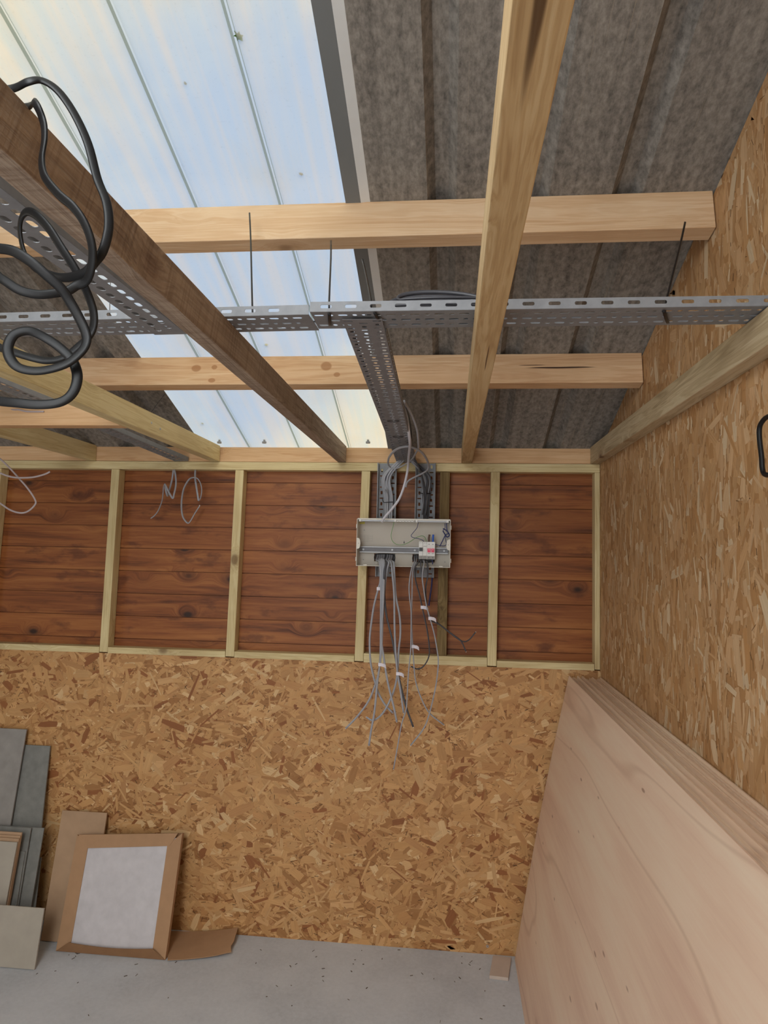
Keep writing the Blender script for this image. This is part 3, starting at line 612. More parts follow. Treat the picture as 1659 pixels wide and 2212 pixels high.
for k in (0, 1):
    x = bx0+(2.15+k*.95)*bw; onto(MB().box(x, x+bw*.72, -.116, -.110, bz0+hz*.40, bz0+hz*.62), 'red_toggle', REDP, b3); onto(MB().box(x+bw*.3, x+bw*.45, -.1165, -.116, bz0+hz*.52, bz0+hz*.60), 'toggle_mark', PLW, b3)
    onto(MB().cyl((x+bw*.36, -.1108, bz0+hz*.86), .0018, .001, 1, 10), 'terminal_hole', BLACK, b3); onto(MB().cyl((x+bw*.36, -.1108, bz0+hz*.10), .0018, .001, 1, 10), 'terminal_hole', BLACK, b3)
    onto(MB().box(x+bw*.1, x+bw*.6, -.1106, -.1095, bz0+hz*.31, bz0+hz*.34), 'printing', PLG, b3)
onto(MB().box(bx0+2*bw+.001, bx1-.001, -.1104, -.109, bz0, bz0+hz*.19), 'lower_face', PLG, b3)
for k in range(2):
    onto(MB().cyl((bx0+bw*(.3+.45*k), -.109, bz1-.0045), .0014, .001, 1, 10), 'terminal_hole', BLACK, brk); onto(MB().cyl((bx0+bw*(1.3+.45*k), -.109, bz1-.0055), .0014, .001, 1, 10), 'terminal_hole', BLACK, b2)
# wiring inside
def zc(px, py): return (760+px/7.213, 1100+py/7.213)
def inner(name, pix, ys, r, mat):
    P = [at(*zc(*q), 1, y) for q, y in zip(pix, ys)]; return cable(name, P, r, r, mat, parent=cu)
inner('earth_wire', [(658, 200), (640, 280), (612, 400), (630, 490), (700, 548), (800, 552), (900, 510), (1000, 445), (1090, 415), (1140, 440), (1160, 500)], [-.1]*3+[-.09]*5+[-.1]*3, .0011, GREENP)
inner('blue_wire', [(1035, 210), (1015, 290), (960, 360), (925, 410), (950, 440), (1040, 460), (1100, 480), (1120, 510)], [-.1]*8, .0013, NAVY)
inner('brown_tail', [(1200, 520), (1200, 450), (1210, 395)], [-.1]*3, .0042, BROWNP); inner('blue_tail', [(1265, 520), (1265, 450), (1270, 395)], [-.1]*3, .0042, BLUEP)
inner('navy_wire', [(1450, 220), (1450, 300), (1420, 340), (1450, 400), (1460, 480), (1475, 540), (1440, 570), (1340, 560), (1290, 540)], [-.1]*9, .0014, NAVY)
inner('navy_wire', [(1475, 220), (1480, 310), (1500, 380), (1460, 400), (1410, 500), (1370, 580)], [-.098]*6, .0022, NAVY)
inner('navy_wire', [(1420, 300), (1470, 330), (1520, 400), (1480, 430), (1420, 340)], [-.094]*5, .0026, NAVY)
inner('brown_wire', [(1245, 790), (1260, 830), (1255, 860)], [-.1]*3, .002, NAVY)
# ------------------------------------------------------------------ cables hanging out of the fuse box
def z8(px, py): return (720+px/4.609, 1200+py/4.609)
GCAB = 'grey cables hanging out of the fuse box'
# each: xfrac in entry, drop points (zoomed px), depths, label, tag fraction
DROPS = [
 (0, .08, [(462,70),(468,250),(445,340),(405,500),(375,700),(362,850),(370,1050),(400,1200),(450,1370),(520,1490),(590,1565)], -.150, CABLE_G, 'grey cable bowing out furthest left below the fuse box, its cut end crossing back right'),
 (0, .20, [(474,70),(474,400),(472,700),(470,950),(455,1150),(420,1280),(350,1450),(240,1600),(125,1720)], -.158, CABLE_G, 'grey cable swinging out to the far left, its cut end the leftmost of all'),
 (0, .32, [(490,70),(488,500),(485,800),(468,1050),(440,1250),(410,1550),(375,1750),(355,1890)], -.166, CABLE_G, 'long straight grey cable with a white tape flag, ending lowest in the left bunch'),
 (0, .44, [(505,70),(500,400),(482,700),(480,850),(500,1000),(540,1250),(600,1500),(632,1655)], -.172, CABLE_G, 'grey cable slanting right across the bunch, ending left of the twin pale ends'),
 (0, .54, [(530,70),(508,160),(505,350),(530,600),(590,850),(630,1080),(650,1200),(720,1490),(795,1705)], -.160, CABLE_D, 'grey cable crossing rightwards through the middle, ending at a bent pale tip'),
 (0, .64, [(552,70),(535,140),(515,300),(495,600),(484,850),(474,1000)], -.144, CABLE_G, 'short grey cable tucked inside the left bunch, ending near the white flag'),
 (0, .78, [(575,70),(590,200),(606,400),(610,700),(620,950),(640,1170),(670,1350),(700,1565)], -.168, CABLE_G, 'pale grey cable with a white tape flag, ending in a blunt tip mid-height'),
 (0, .90, [(602,70),(606,150),(622,400),(660,600),(668,780),(650,950),(635,1200),(590,1380),(500,1560),(400,1640),(330,1610)], -.150, CABLE_G, 'grey cable whose lower end hooks round to the left in a J shape'),
 (1, .06, [(805,70),(775,150),(755,300),(760,420),(775,550),(775,750),(770,950),(750,1150),(735,1400),(725,1530),(680,1680),(640,1900),(600,2125)], -.165, CABLE_G, 'longest grey cable of all, hanging lowest in front of the strand board'),
 (1, .16, [(822,70),(790,160),(785,350),(780,600),(785,800),(800,1050),(820,1250),(880,1430),(960,1570),(1100,1685)], -.155, CABLE_G, 'grey cable with a white tape flag, curving away right to the rightmost low end'),
 (1, .27, [(845,70),(810,130),(820,250),(860,400),(890,540),(930,720),(955,900),(950,1010),(900,1100),(840,1130),(775,1105)], -.145, CABLE_D, 'dark grey cable looping back left in a hook near the strand board top'),
 (1, .40, [(870,70),(880,200),(905,380),(932,520),(970,640),(1060,690),(1180,780),(1270,850),(1320,955)], -.140, CABLE_D, 'dark cable kicking out right across the old stud, its end pointing down'),
 (1, .52, [(905,70),(885,200),(902,350),(928,500),(960,620),(1000,760),(1035,950),(1045,1080),(1020,1300),(960,1560),(900,1720),(770,1890)], -.160, CABLE_G, 'grey cable making the widest bow to the right, then curving back left'),
 (1, .64, [(935,80),(940,200),(920,320),(926,450),(955,600),(1040,672),(1200,800),(1290,855),(1350,840),(1415,765)], -.130, CABLE_D, 'dark cable kicking out right across the old stud, its end curling upward')]
zent = (HZ0+HZ1)/2
ytp = lambda: None
FLAGS = {2: (1085, 30, .8, True), 0: (330, 26, 1, False), 6: (1175, 28, .6, True), 9: (905, 26, -.1, True), 10: (515, 26, .5, True), 12: (625, 28, .9, True)}
for i, (side, fx, pix, yd, mt, lab) in enumerate(DROPS):
    xa, xb = (H1, H2)[side]; xh = xa+(xb-xa)*(.10+.82*fx if side == 0 else .06+.85*fx)
    tx = (XA, XC)[side]+.030+fx*(.040 if side == 0 else .048); ty = -.011-.0062*(i % 4)
    # start: in the tray above, over its end and down the upright tray, behind the box, out through the entry
    kk = fx-.5
    tq = lambda t_: yt.matrix_world @ Vector((YL*t_, 0, 0))
    of = Vector(((.022 if side else -.012)+.028*kk, 0, .006+.005*(i % 3)))
    top = [tq(.66)+of, tq(.84)+of, tq(.965)+of]
    P = top+[Vector((tx+(.006 if side else -.006), -.045-.004*(i % 3), 2.06)), Vector((tx+.004*math.sin(i*2.1), ty-.004, 1.97)), Vector((tx+.003*math.cos(i*1.7), ty, 1.88)), Vector((tx*.5+xh*.5, -.030, 1.78)), Vector((xh, -.030, zent+.035)), Vector((xh, -.045, zent+.006)), Vector((xh, -.072, zent-.004)), Vector((xh+.001, -.105, zent-.012))]
    D = [at(*z8(*q), 1, yd if k else -.136) for k, q in enumerate(pix)]
    n_ = len(D)
    for k in range(1, n_): D[k] = at(*z8(*pix[k]), 1, yd+.05*(k/(n_-1))**1.3)
    P = P+D
    c_ = cable('grey_cable', P, .0044, .0028, mt, lab, 'cable', GCAB, sub=5, n=8)
    e = D[-1]; dr = (D[-1]-D[-2]).normalized(); me, _ = sweepmesh('copper_end', [e, e+dr*.0035], .0016, .0012, n=6, sub=1); co = obj('copper_end', me, PLW, c_)
    if i in FLAGS:
        py, sz, sl, _ = FLAGS[i]; k = min(range(n_), key=lambda q: abs(pix[q][1]-py)); 
        for k in range(n_-1):
            if pix[k][1] <= py <= pix[k+1][1]: break
        t = (py-pix[k][1])/max(1, pix[k+1][1]-pix[k][1]); q = D[k]*(1-t)+D[k+1]*t
        s_ = 1; W_ = .022; H_ = .0135
        vs = [(-.006, -.0045, H_/2), (-.006, -.0045, -H_/2), (.006, -.0050, -H_/2), (.006, -.0050, H_/2), (W_*.8, -.002, -H_*.75), (W_*.8, -.002, H_*.35), (W_*1.25, .003, -H_*1.3), (W_*1.15, .002, -H_*.1), (.0055, .004, H_/2), (.0055, .004, -H_/2), (-.006, .004, H_/2), (-.006, .004, -H_/2)]
        me = mesh('tape_flag', [Vector(a)+q for a in vs], [(0, 1, 2, 3), (3, 2, 4, 5), (5, 4, 6, 7), (8, 9, 11, 10), (0, 10, 11, 1)]); fo = obj('tape_flag', me, PAPER, c_, solid=.0004); fo['label'] = 'white paper tape flag'
P = [at(*z8(*q), 1, .02) for q in [(985, -60), (988, 130), (978, 300), (960, 430), (950, 500)]]
cable('blue_cable', P, .0035, .0035, NAVY, 'dark blue cable hanging behind the fuse box, left of the old dark stud')
# cables looping above the box
def z10(px, py): return (800+px/10.37, 960+py/10.37)
pix = [(1080,0),(1078,80),(1040,150),(960,290),(850,400),(700,490),(560,538),(440,505),(398,420),(415,300),(500,180),(620,92),(760,52),(900,56),(1080,125),(1200,230),(1290,400),(1296,540),(1200,630),(1000,730),(860,812),(812,890),(800,960)]
yq = lambda q: -.135-.36*max(0, (480-q[1])/480)
P = [at(872, 866, 1, -.80), at(888, 893, 1, -.70), at(901, 929, 1, -.60)]+[at(*z10(*q), 1, yq(q)-.0015*k) for k, q in enumerate(pix)]
cable('looped_cable', P, .0048, .0032, CABLE_G, 'dark cable forming a round loop above the fuse box, with a shiny pale end', 'cable', n=8)
pix = [(885,-60),(880,100),(862,260),(850,420),(830,600),(790,800),(735,1000),(640,1230),(480,1450),(330,1620),(250,1740)]
P = [at(869, 870, 1, -.75), at(880, 915, 1, -.66)]+[at(*z10(*q), 1, yq(q)-.03) for q in pix]
cl = cable('loose_cable', P, .0054, .0034, CABLE_W, 'pale cable dangling in front of the box, its cut end at the top edge', 'cable', n=8)
P = [at(876, 878, 1, -.55), at(884, 905, 1, -.4), at(889, 945, 1, -.25), at(893, 985, 1, -.12), at(905, 1010, 1, -.07), at(917, 1050, 1, -.05), at(921, 1085, 1, -.045), at(919, 1112, 1, -.045)]
cable('grey_cable', P, .004, .0026, CABLE_D, 'dark cable running over the tray edge into the right upright tray', 'cable', GCAB, n=8)
P = [at(868, 868, 1, -.6), at(874, 900, 1, -.45), at(880, 945, 1, -.28), at(890, 980, 1, -.14), at(903, 1005, 1, -.085), at(913, 1040, 1, -.06), at(916, 1080, 1, -.045), at(912, 1112, 1, -.045)]
cable('grey_cable', P, .004, .0026, CABLE_D, 'dark cable leaving the tray on its right and curving into the right upright tray', 'cable', GCAB, n=8)
# ties on the upright trays, and clips
def tie(lab, pts, r=.0012): return cable('cable_tie', pts, r*1.5, r, BLACK, lab, 'cable tie', 'black cable ties', n=6, sub=3)
tie('black cable tie round the cables on the left upright tray', [at(826, 1078, 1, -.045), at(829, 1085, 1, -.048), at(838, 1085, 1, -.046), at(848, 1084.5, 1, -.040), at(849, 1084.5, 1, -.02)])
tie('black cable tie round the cables on the right upright tray', [at(905, 1064, 1, -.040), at(912, 1066, 1, -.046), at(922, 1066, 1, -.046), at(930, 1066, 1, -.030)], .0016)
for (px, py, lab) in ((834, 1060, 'small square adhesive clip on the left upright tray'), (929.5, 1087, 'small square adhesive clip on the right upright tray')):
    c_ = at(px, py, 1, -.048); yy = -.048 if px < 900 else -.012; c_ = at(px, py, 1, yy)
    tag(MB().box(c_.x-.007, c_.x+.007, yy, yy+.003, c_.z+.004, c_.z+.007).box(c_.x-.007, c_.x+.007, yy, yy+.003, c_.z-.007, c_.z-.004).box(c_.x-.007, c_.x-.004, yy, yy+.003, c_.z-.004, c_.z+.004).box(c_.x+.004, c_.x+.007, yy, yy+.003, c_.z-.004, c_.z+.004).box(c_.x-.001, c_.x+.001, yy, yy+.003, c_.z-.004, c_.z+.004).obj('cable_clip', ZINC_D), lab, 'clip', 'square cable clips')
# ------------------------------------------------------------------ hanging ties, coil, loops
PFY = lambda py: None
def pface(px, py):      # a point just in front of the upper purlin's face
    return at(px, py, 1, -1.385)
ZL = ZC+.026
def thang(lab, top, bot, w=.0022):
    tag(cable('tray_hanger', [top, (top*2+bot)/3+Vector((.001, 0, 0)), bot, bot+Vector((0, .01, -.024))], w, w*.7, BLACK, n=6, sub=3), lab, 'cable tie', 'black ties hanging the tray')
thang('black tie from the upper purlin to the left tray half, leftmost long one', pface(539, 460), at(545, 660, 1, -1.60))
thang('black tie hanging the tray where its two halves meet', pface(715, 520), at(711, 650, 1, -1.60))
thang('slanting black tie beside the rooflight edge, right of the tray joint', at(783, 560, 1, -1.29), at(801, 648, 1, -1.585))
thang('thick slanting black tie holding the tray near the right wall', pface(1480, 480), at(1440, 648, 1, -1.60), .0026)
thang('thin black tie by the left edge of the rooflight, behind the slotted tray', at(239, 548, 1, -1.31), at(237, 672, 1, -1.58), .001)
cable('thin_wire', [at(357, 850, 1, -.61), at(340, 872, 1, -.63), at(325, 893, 1, -.66)], .0008, .0008, BLACK, 'thin dark wire between the lower purlin and the pale joist', 'wire')
# ties visible through the underside of the trays
for (px, py, dx, lab) in ((1437, 684, 6, 'black tie knot under the tray near the right wall'), (712, 690, 1, 'black tie strap under the tray joint'), (815, 688, 12, 'black tie strap under the tray, above the tray that runs back')):
    a_, b_ = at(px-dx*.5, py-13, 2, ZC-.0022), at(px+dx, py+14, 2, ZC-.0022)
    tag(cable('tie_strap', [a_, (a_+b_)/2-Vector((0, 0, .003)), b_], .0035, .0009, BLACK, n=6, sub=3, up=(0, 0, 1)), lab, 'cable tie', 'black straps under the tray')
for (px, py) in ((829, 859), (849, 912)):
    a_ = at(px, py, 1, -.9); 
for k, (fy, lab) in enumerate(((.47, 'black tie ring round the tray that runs back to the wall, nearer one'), (.62, 'black tie ring round the tray that runs back to the wall, farther one'))):
    M0 = yt.matrix_world; L_ = .0+(Vector(B)-Vector(A)).length
    LL = 1.62*fy+.03; ring = [M0 @ Vector((LL+.012*math.sin(a_), .020*math.cos(a_), -.003)) for a_ in [i*math.pi/6 for i in range(13)]]
    cable('cable_tie', ring, .0009, .0009, BLACK, lab, 'cable tie', 'black cable ties', n=6, sub=3)
# coil lying on the tray
lc = empty('cable_coil', (-.69, -1.60, ZC)); tag(lc, 'flattened coil of grey cable lying on the tray left of the pale stained joist', 'cable coil')
for k in range(5):
    P = []
    for i in range(25):
        a_ = 2*math.pi*i/24; P.append(Vector((-.725+(.115-.006*k)*math.cos(a_)+.01*k, -1.650+(.024-.003*k)*math.sin(a_), ZC+.012+.008*k+max(0, math.cos((a_-1.4-.1*k)))*.022)))
    cable('coil_turn', P, .0042, .003, CABLE_D, parent=lc, sub=2, n=8)
# big black flat cable loops at the left
def zpath(L, y0, amp, ph): return [at(x, y, 1, y0+amp*math.sin(ph+k*.55)) for k, (x, y) in enumerate(L)]
A1 = [(40,190),(60,177),(90,174),(125,196),(160,245),(190,310),(210,385),(230,437),(235,490),(223,540),(205,566),(182,590),(140,600),(104,592),(72,576),(55,552),(46,522),(43,490),(48,467),(61,457),(80,466),(106,494),(132,534),(157,572),(177,608),(192,641),(202,674),(202,704),(192,727),(172,746),(139,772),(104,779),(70,773),(28,760),(-10,746),(-90,700)]
B1 = [(46,205),(75,222),(93,262),(96,300),(90,345),(97,382),(127,420),(157,446),(182,481),(197,522),(200,557),(194,592),(183,610),(165,617),(147,628),(121,633),(84,636),(46,628),(13,608),(-15,585),(-80,500)]
C1 = [(-90,560),(-30,535),(0,537),(30,543),(66,565),(101,595),(132,623),(152,653),(172,689),(185,719),(186,742),(172,764),(139,788),(87,801),(45,796),(24,778),(17,750),(31,723),(63,715),(97,729),(132,753),(157,780),(167,813),(158,847),(132,868),(87,874),(35,870),(-10,865),(-90,850)]
ya = at(40, 190, 2, HP+J+.004).y
jx = at(40, 190, 0, -1.141)
def lead(L, y0): return [Vector((-1.19, jx.y, HP+J+.006)), Vector((-1.150, jx.y, HP+J+.007))]+zpath(L, y0, .012, 0)
cable('black_loop_cable', lead(A1[1:], jx.y-.01), 0.0048, .0020, CABLE_B, 'black flat cable thrown over the rough-sawn joist, making the outer right arc', 'cable', 'black looped cables at the left', n=10)
cable('black_loop_cable', [Vector((-1.19, jx.y+.03, HP+J+.006)), Vector((-1.150, jx.y+.03, HP+J+.007))]+zpath(B1[1:], jx.y-.035, .012, 1.5), 0.0048, .0020, CABLE_B, 'black flat cable snaking down in front of the rough-sawn joist, inside the outer arc', 'cable', 'black looped cables at the left', n=10)
cable('black_loop_cable', zpath(C1, jx.y-.065, .012, 3), 0.0050, .0020, CABLE_B, 'black flat cable coming in from the left edge and curling in a small loop', 'cable', 'black looped cables at the left', n=10)
P = [at(x, y, 1, -.55) for x, y in [(-60, 940), (0, 991), (18, 1008), (39, 1031), (60, 1055), (76, 1080), (75, 1091), (61, 1104), (45, 1108), (23, 1102), (0, 1087), (-40, 1060)]]
cable('pink_grey_cable', P, .0036, .0024, CABLE_P, 'pinkish grey cable forming a drooping loop at the left edge', 'cable')
P = [at(x, y, 1, -.57) for x, y in [(-60, 1000), (0, 1022), (20, 1029), (40, 1032), (70, 1031), (95, 1025), (108, 1019)]]
cable('pink_grey_cable', P, .0036, .0024, CABLE_P, 'pinkish grey cable at the left edge ending in a free tip', 'cable')
def z9(px, py): return (300+px/9.217, 1000+py/9.217)
P = [at(*z9(*q), 1, y) for q, y in [((705, 110), .02), ((735, 300), .0), ((735, 450), -.01), ((700, 620), -.02), ((672, 702), -.02), ((600, 590), -.02), ((545, 480), -.02), ((512, 425), -.015), ((490, 500), 0), ((480, 620), .01), ((460, 760), 0), ((390, 940), -.02), ((320, 1040), -.02), ((245, 1100), -.02)]]
h1 = cable('hanging_cable', P, .0046, .0026, CABLE_G, 'grey cable bent in a zigzag under the wall plate, left one of the pair', 'cable', 'short grey cables under the wall plate', n=8)
P = [at(*z9(*q), 1, y) for q, y in [((690, 110), .025), ((660, 330), .02), ((600, 560), .01), ((575, 660), -.0), ((545, 590), -.02), ((520, 470), -.018)]]
cable('hanging_cable', P, .0044, .0026, CABLE_G, 'short grey strand tangled behind the zigzag cable under the wall plate', 'cable', 'short grey cables under the wall plate', n=8)
P = [at(*z9(*q), 1, y) for q, y in [((1125, 110), .02), ((1120, 290), 0), ((1140, 450), -.01), ((1170, 640), -.015), ((1190, 745), -.012), ((1225, 700), .0), ((1250, 560), .005), ((1230, 420), 0), ((1170, 315), -.01), ((1090, 292), -.01), ((1000, 330), 0), ((900, 500), .01), ((858, 700), 0), ((850, 900), -.01), ((880, 1080), -.02), ((965, 1192), -.02), ((1020, 1165), -.02), ((1110, 1010), -.015), ((1210, 855), -.02)]]
h2 = cable('hanging_cable', P, .0046, .0026, CABLE_G, 'grey cable coiled in an oval under the wall plate, right one of the pair', 'cable', 'short grey cables under the wall plate', n=8)
for (px, py, par) in ((245, 1100, h1), (1210, 848, h2)):
    c_ = at(*z9(px, py), 1, -.02); MB().cyl((c_.x, c_.y-.002, c_.z), .0022, .004, 1, 8).obj('cut_end', PLW, par)
for px in (705, 1125):
    pass
def z9b(px, py): return (1500+px/9.21, 860+py/9.21)
P = [at(*z9b(*q), 0, -.12) for q in [(1620, 330), (1465, 370), (1380, 430), (1310, 540), (1290, 680), (1305, 900), (1335, 1150), (1350, 1380), (1385, 1500), (1465, 1530), (1620, 1500)]]
cable('black_cable', P, .0042, .0038, CABLE_B, 'black cable loop at the right edge in front of the strand board wall', 'cable')
P = [Vector((-2.33, -.87, 2.212)), at(20, 884, 1, -.875), at(40, 885, 1, -.88), at(60, 889, 1, -.88), at(95, 889, 1, -.88)]
cable('thin_cable', P, .003, .002, CABLE_P, 'thin pale cable lying on top of the orange noggin', 'cable')
# ------------------------------------------------------------------ boards and packaging at the left
def slab(name, lab, cat, corners, th, mat, group=None, bev=.0008, parent=None):
    "corners: (px, py, axis, value) x4, seen face; thickness goes away from the camera"
    C = [at(*c) for c in corners]; n = (C[1]-C[0]).cross(C[3]-C[0]).normalized()
    C[3] = C[0]+(C[2]-C[1]) if False else C[3]-n*((C[3]-C[0]).dot(n))
    C[2] = C[2]-n*((C[2]-C[0]).dot(n))
    if n.y < 0: n = -n
    v = C+[c+n*th for c in C]; f = [(0, 1, 2, 3), (4, 7, 6, 5), (0, 4, 5, 1), (1, 5, 6, 2), (2, 6, 7, 3), (3, 7, 4, 0)]
    mb = MB().add(v, f); o = mb.obj(name, mat, parent, bevel=bev)
    if lab: tag(o, lab, cat, group)
    return o
def lean(name, lab, cat, xr_t, zt_px, xr_b, yt_, yb_, w, th, mat, group=None, tilt=0.0):
    "board: right top corner at pixel on plane y=yt_, right bottom corner on the floor at y=yb_ under pixel column; width w to the left"
    A = at(xr_t, zt_px, 1, yt_); Bx = at(xr_b, 2060, 1, yb_).x
    Bp = Vector((Bx, yb_, .001)); up_ = A-Bp; W_ = Vector((-w, 0, 0)); nn = up_.cross(W_).normalized(); nn = nn if nn.y > 0 else -nn
    C = [A+W_, A, Bp, Bp+W_]; v = C+[c+nn*th for c in C]
    lift = -min(0, min(c.z for c in v))+.0005
    v = [c+Vector((0, 0, lift)) for c in v]
    o = MB().add(v, [(0, 1, 2, 3), (4, 7, 6, 5), (0, 4, 5, 1), (1, 5, 6, 2), (2, 6, 7, 3), (3, 7, 4, 0)]).obj(name, mat, bevel=.0008)
    return tag(o, lab, cat, group)
GB = 'grey boards leaning at the left'
lean('cement_board', 'tallest grey board at the left edge, streaked, its top the highest of the pile', 'board', 57, 1576, -20, -.030, -.150, .55, .008, GREY_BD, GB)
lean('cement_board', 'second tallest grey board with a speckled face, just right of the tallest one', 'board', 108, 1612, 62, -.018, -.130, .5, .008, GREY_B2, GB)
lean('cement_board', 'dark grey board right behind the lower pile, its right edge furthest right', 'board', 95, 1789, 52, -.110, -.200, .45, .006, GREY_B2, GB)
lean('cement_board', 'dark grey board one layer in front, its right edge next to the furthest right one', 'board', 67, 1789, 24, -.125, -.215, .4, .006, GREY_B2, GB)
lean('tile_offcut', 'narrow short grey offcut between the dark boards and the pale tiles', 'offcut', 54, 1840, 20, -.150, -.228, .3, .006, GREY_B2, GB)
lean('tile_offcut', 'short thin dark strip right of the dark boards', 'offcut', 89, 1853, 66, -.085, -.17, .05, .006, GREY_B2, GB)
for k, (xt, yt_, xb) in enumerate(((47, 1799, 2), (44, 1806, 0), (41, 1812, -2))):
    lean('floor_tile', 'brown-edged tile behind the pale front tile, %s layer' % ('rear', 'middle', 'front')[k], 'tile', xt, yt_, xb, -.172-.010*k, -.245-.010*k, .4, .007, PINKBD, 'leaning tiles at the left')
lean('floor_tile', 'pale grey tile leaning at the left edge, above the low front square', 'tile', 37, 1820, -8, -.205, -.280, .4, .007, TILE, 'leaning tiles at the left')
lean('floor_tile', 'low pale square tile standing nearest the camera at the left edge', 'tile', 95, 1963, 76, -.300, -.362, .4, .008, TILE, 'leaning tiles at the left')
lean('dusty_board', 'dusty pink-brown board leaning behind the cardboard packaging', 'board', 231, 1757, 188, -.030, -.165, .215, .009, PINKBD)
# packaging: cardboard sleeve with a white panel
bx = empty('cardboard_package', at(240, 2075, 2, 0)); tag(bx, 'flat cardboard package with a white wrapped centre, leaning on the wall', 'package')
YT, YBm = -.075, -.225
TL, TR = at(167, 1803, 1, YT), at(394, 1800, 1, YT); BL, BR = at(120, 2072, 1, YBm), at(357, 2078, 1, YBm)
BL.z = max(BL.z, .002); BR.z = max(BR.z, .002)
Nn = (TR-BR).cross(TL-TR).normalized(); Nn = Nn if Nn.y > 0 else -Nn
def on(u, v_, d=0): return (BL*(1-u)+BR*u)*(1-v_)+(TL*(1-u)+TR*u)*v_-Nn*d
def piece(name, q, mat, d0, d1, parent=bx):
    v = [on(a, b, d0) for a, b in q]+[on(a, b, d1) for a, b in q]; n_ = len(q)
    return MB().add(v, [tuple(range(n_)), tuple(range(n_, 2*n_))]+[(i, (i+1) % n_, n_+(i+1) % n_, n_+i) for i in range(n_)]).obj(name, mat, parent)
piece('back_panel', [(0, 0), (1, 0), (1, 1), (0, 1)], CARD_D, -.022, -.018)
piece('white_panel', [(.04, .04), (.96, .04), (.96, .96), (.04, .96)], WHITE_PN, -.018, -.002)
piece('cardboard_flap', [(0, .0), (.125, .05), (.125, .90), (0, 1)], CARD, -.001, .0015)
piece('cardboard_flap', [(.875, .055), (1, 0), (1, 1), (.875, .9)], CARD, -.001, .0015)
piece('cardboard_flap', [(.03, .875), (.90, .895), (.96, 1.0), (.02, 1.0)], CARD, .0016, .0035)
n_ = 12; v = []; 
for k in range(n_+1):
    u = k/n_; s_ = math.sin(math.pi*u)
    v += [on(u, 0, .0), on(u*.77+.115, .080-.016*s_, .012+.004*s_)]
f = [(2*k, 2*k+2, 2*k+3, 2*k+1) for k in range(n_)]
o = MB().add(v, f).obj('cardboard_flap', CARD_D, bx, solid=.002)  # bottom flap: its shade is put into the darker cardboard colour
for u0, u1 in ((0, .004), (.996, 1)): piece('side_panel', [(u0, 0), (u1, 0), (u1, 1), (u0, 1)], CARD, -.02, 0)
# strip of cardboard on the floor, torn end, curling up
mb = MB(); top = [(362, 2012), (400, 2013), (440, 2013), (480, 2010), (516, 2005)]; bot = [(362, 2075), (400, 2073), (440, 2069), (470, 2064), (498, 2057)]
v = []; K = 12
for k in range(K+1):
    t = k/K; i = min(int(t*4), 3); u = t*4-i
    tp = (top[i][0]*(1-u)+top[i+1][0]*u, top[i][1]*(1-u)+top[i+1][1]*u); bt = (bot[i][0]*(1-u)+bot[i+1][0]*u, bot[i][1]*(1-u)+bot[i+1][1]*u)
    P0 = at(*bt, 2, .004+.012*t*t); P1 = at(*tp, 1, -.012); 
    for j in range(6):
        s_ = j/5; q = P0*(1-s_)+P1*s_; jag = (random.uniform(-.012, .006) if k == K else 0); v.append(q+Vector((jag, 0, .004*math.sin(math.pi*s_))))
f = [(k*6+j, (k+1)*6+j, (k+1)*6+j+1, k*6+j+1) for k in range(K) for j in range(5)]
tag(MB().add(v, f).obj('cardboard_strip', CARD, solid=.003, fix=False), 'torn strip of brown cardboard on the floor, right of the package', 'cardboard')
C = [at(1065, 2063, 2, .014), at(1104, 2068, 2, .014), at(1098, 2112, 2, .014), at(1057, 2107, 2, .014)]
v = C+[Vector((c.x, c.y, .0005)) for c in C]; tag(MB().add(v, BF and [(0, 1, 2, 3), (4, 5, 6, 7), (0, 1, 5, 4), (1, 2, 6, 5), (2, 3, 7, 6), (3, 0, 4, 7)]).obj('tile_piece', plain('brownish_tile', lin(196, 180, 168), .6, 0, .06, 20), bevel=.001), 'small square tile offcut lying on the floor by the plywood', 'tile offcut')
c_ = at(1053, 2044, 1, -.002); mb = MB(); n_ = 16
vs = [(c_.x+r_*math.cos(2*math.pi*i/n_), yy, c_.z+r_*math.sin(2*math.pi*i/n_)) for r_, yy in ((.0055, -.0035), (.0028, -.0035), (.0028, -.0012), (.0055, -.0012)) for i in range(n_)]
mb.add(vs, [(r_*n_+i, r_*n_+(i+1) % n_, ((r_+1) % 4)*n_+(i+1) % n_, ((r_+1) % 4)*n_+i) for r_ in range(4) for i in range(n_)])
tag(mb.obj('washer', STEEL), 'small pale washer on the strand board, just above the tile offcut', 'washer')
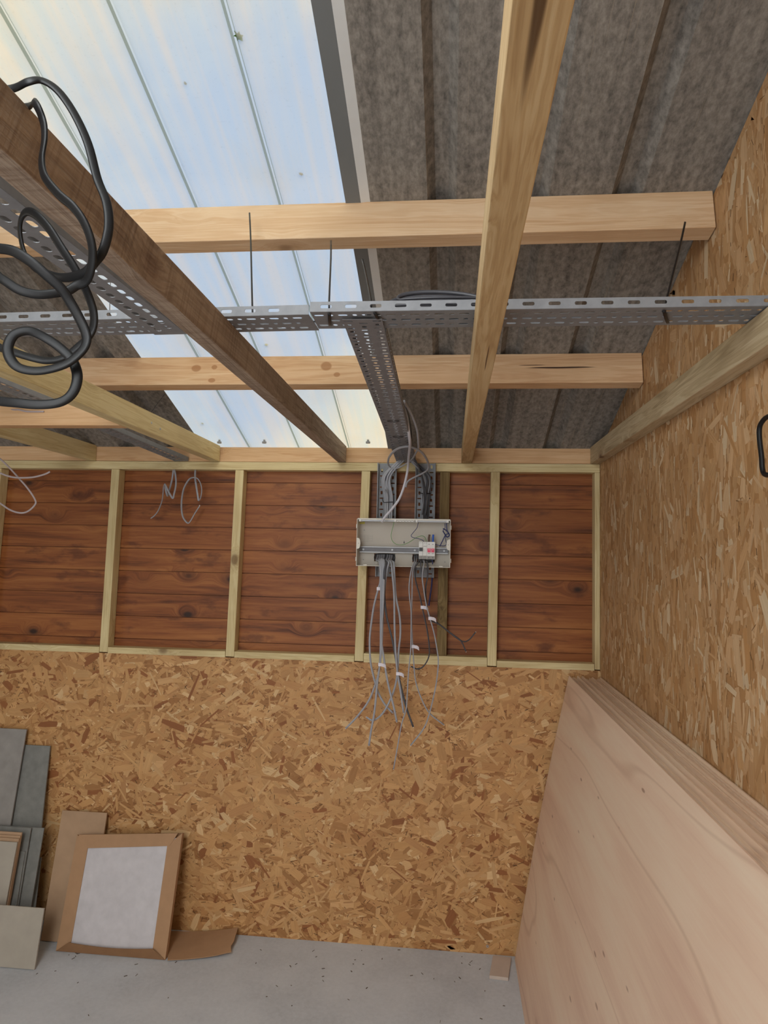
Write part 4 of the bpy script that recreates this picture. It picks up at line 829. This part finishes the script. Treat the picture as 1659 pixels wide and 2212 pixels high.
# leaves and specks on the rooflight
def onroof(px, py, lift=.010):
    d = ray(px, py); t = (RZ+lift/NZ-SL*CAM[1]-CAM[2])/(d.z+SL*d.y); return Vector(CAM)+d*t
def leaf(lab, px, py, s, mat, rot):
    c_ = onroof(px, py, .012); T1 = Vector((1, 0, 0)); T2 = Vector((0, -NZ, NY)); v = []
    sh = [(0, -1), (.35, -.5), (.75, -.35), (.4, 0), (.65, .5), (.15, .35), (0, 1), (-.2, .4), (-.7, .45), (-.4, .05), (-.7, -.4), (-.3, -.45)]
    for x, y in sh:
        a = x*math.cos(rot)-y*math.sin(rot); b = x*math.sin(rot)+y*math.cos(rot); v.append(c_+T1*a*s+T2*b*s)
    v.append(c_+Vector((0, .001, .003)))
    o = MB().add(v, [(i, (i+1) % 12, 12) for i in range(12)]).obj('leaf', mat, solid=.0006); tag(o, lab, 'leaf', 'leaves on the rooflight')
leaf('green leaf on the rooflight near the top', 515, 78, .013, LEAF, .5)
leaf('small brown curled leaf on the right of the rooflight above the purlin', 650, 376, .007, LEAFB, 1.0)
leaf('small yellow-green leaf on the rooflight between tray and lower purlin', 575, 745, .009, plain('yellow_green_leaf', lin(176, 196, 70), .6), 2.0)
leaf('tiny dark speck of leaf near the middle of the rooflight', 400, 180, .005, LEAFB, .2)
leaf('pale leaf fragment on the rooflight close to the eave', 437, 915, .008, plain('olive_leaf', lin(150, 160, 70), .6), 0.1)
for k, px in enumerate((474, 571, 795)):
    c_ = onroof(px, 952, .004); mb = MB().cyl((c_.x, c_.y, c_.z-.012), .010, .008, 2, 14).cyl((c_.x, c_.y, c_.z-.004), .005, .01, 2, 8)
    tag(mb.obj('roof_fixing', plain('grey_fixing_cap', lin(150, 152, 156), .5)), ('leftmost', 'middle', 'right-hand')[k]+' roof fixing cap on the rooflight edge above the eave beam', 'fixing', 'roof fixings along the eave')
# wood crumbs on the floor
mb = MB()
for k in range(70):
    x, y = rng.uniform(-2.3, -.38), -abs(rng.normal(0, .26))-.02; a_ = rng.rand()*3.14; l_, w_ = rng.uniform(.002, .007), rng.uniform(.0006, .0016)
    ca, sa = math.cos(a_), math.sin(a_); q = [(x+ca*l_-sa*w_, y+sa*l_+ca*w_), (x-ca*l_-sa*w_, y-sa*l_+ca*w_), (x-ca*l_+sa*w_, y-sa*l_-ca*w_), (x+ca*l_+sa*w_, y+sa*l_-ca*w_)]
    mb.add([(a, b, .0003) for a, b in q]+[(a, b, .0018) for a, b in q], BF)
tag(mb.obj('sawdust_crumbs', CHIP), 'scattered dark wood crumbs on the concrete floor by the back wall', 'debris', kind='stuff')
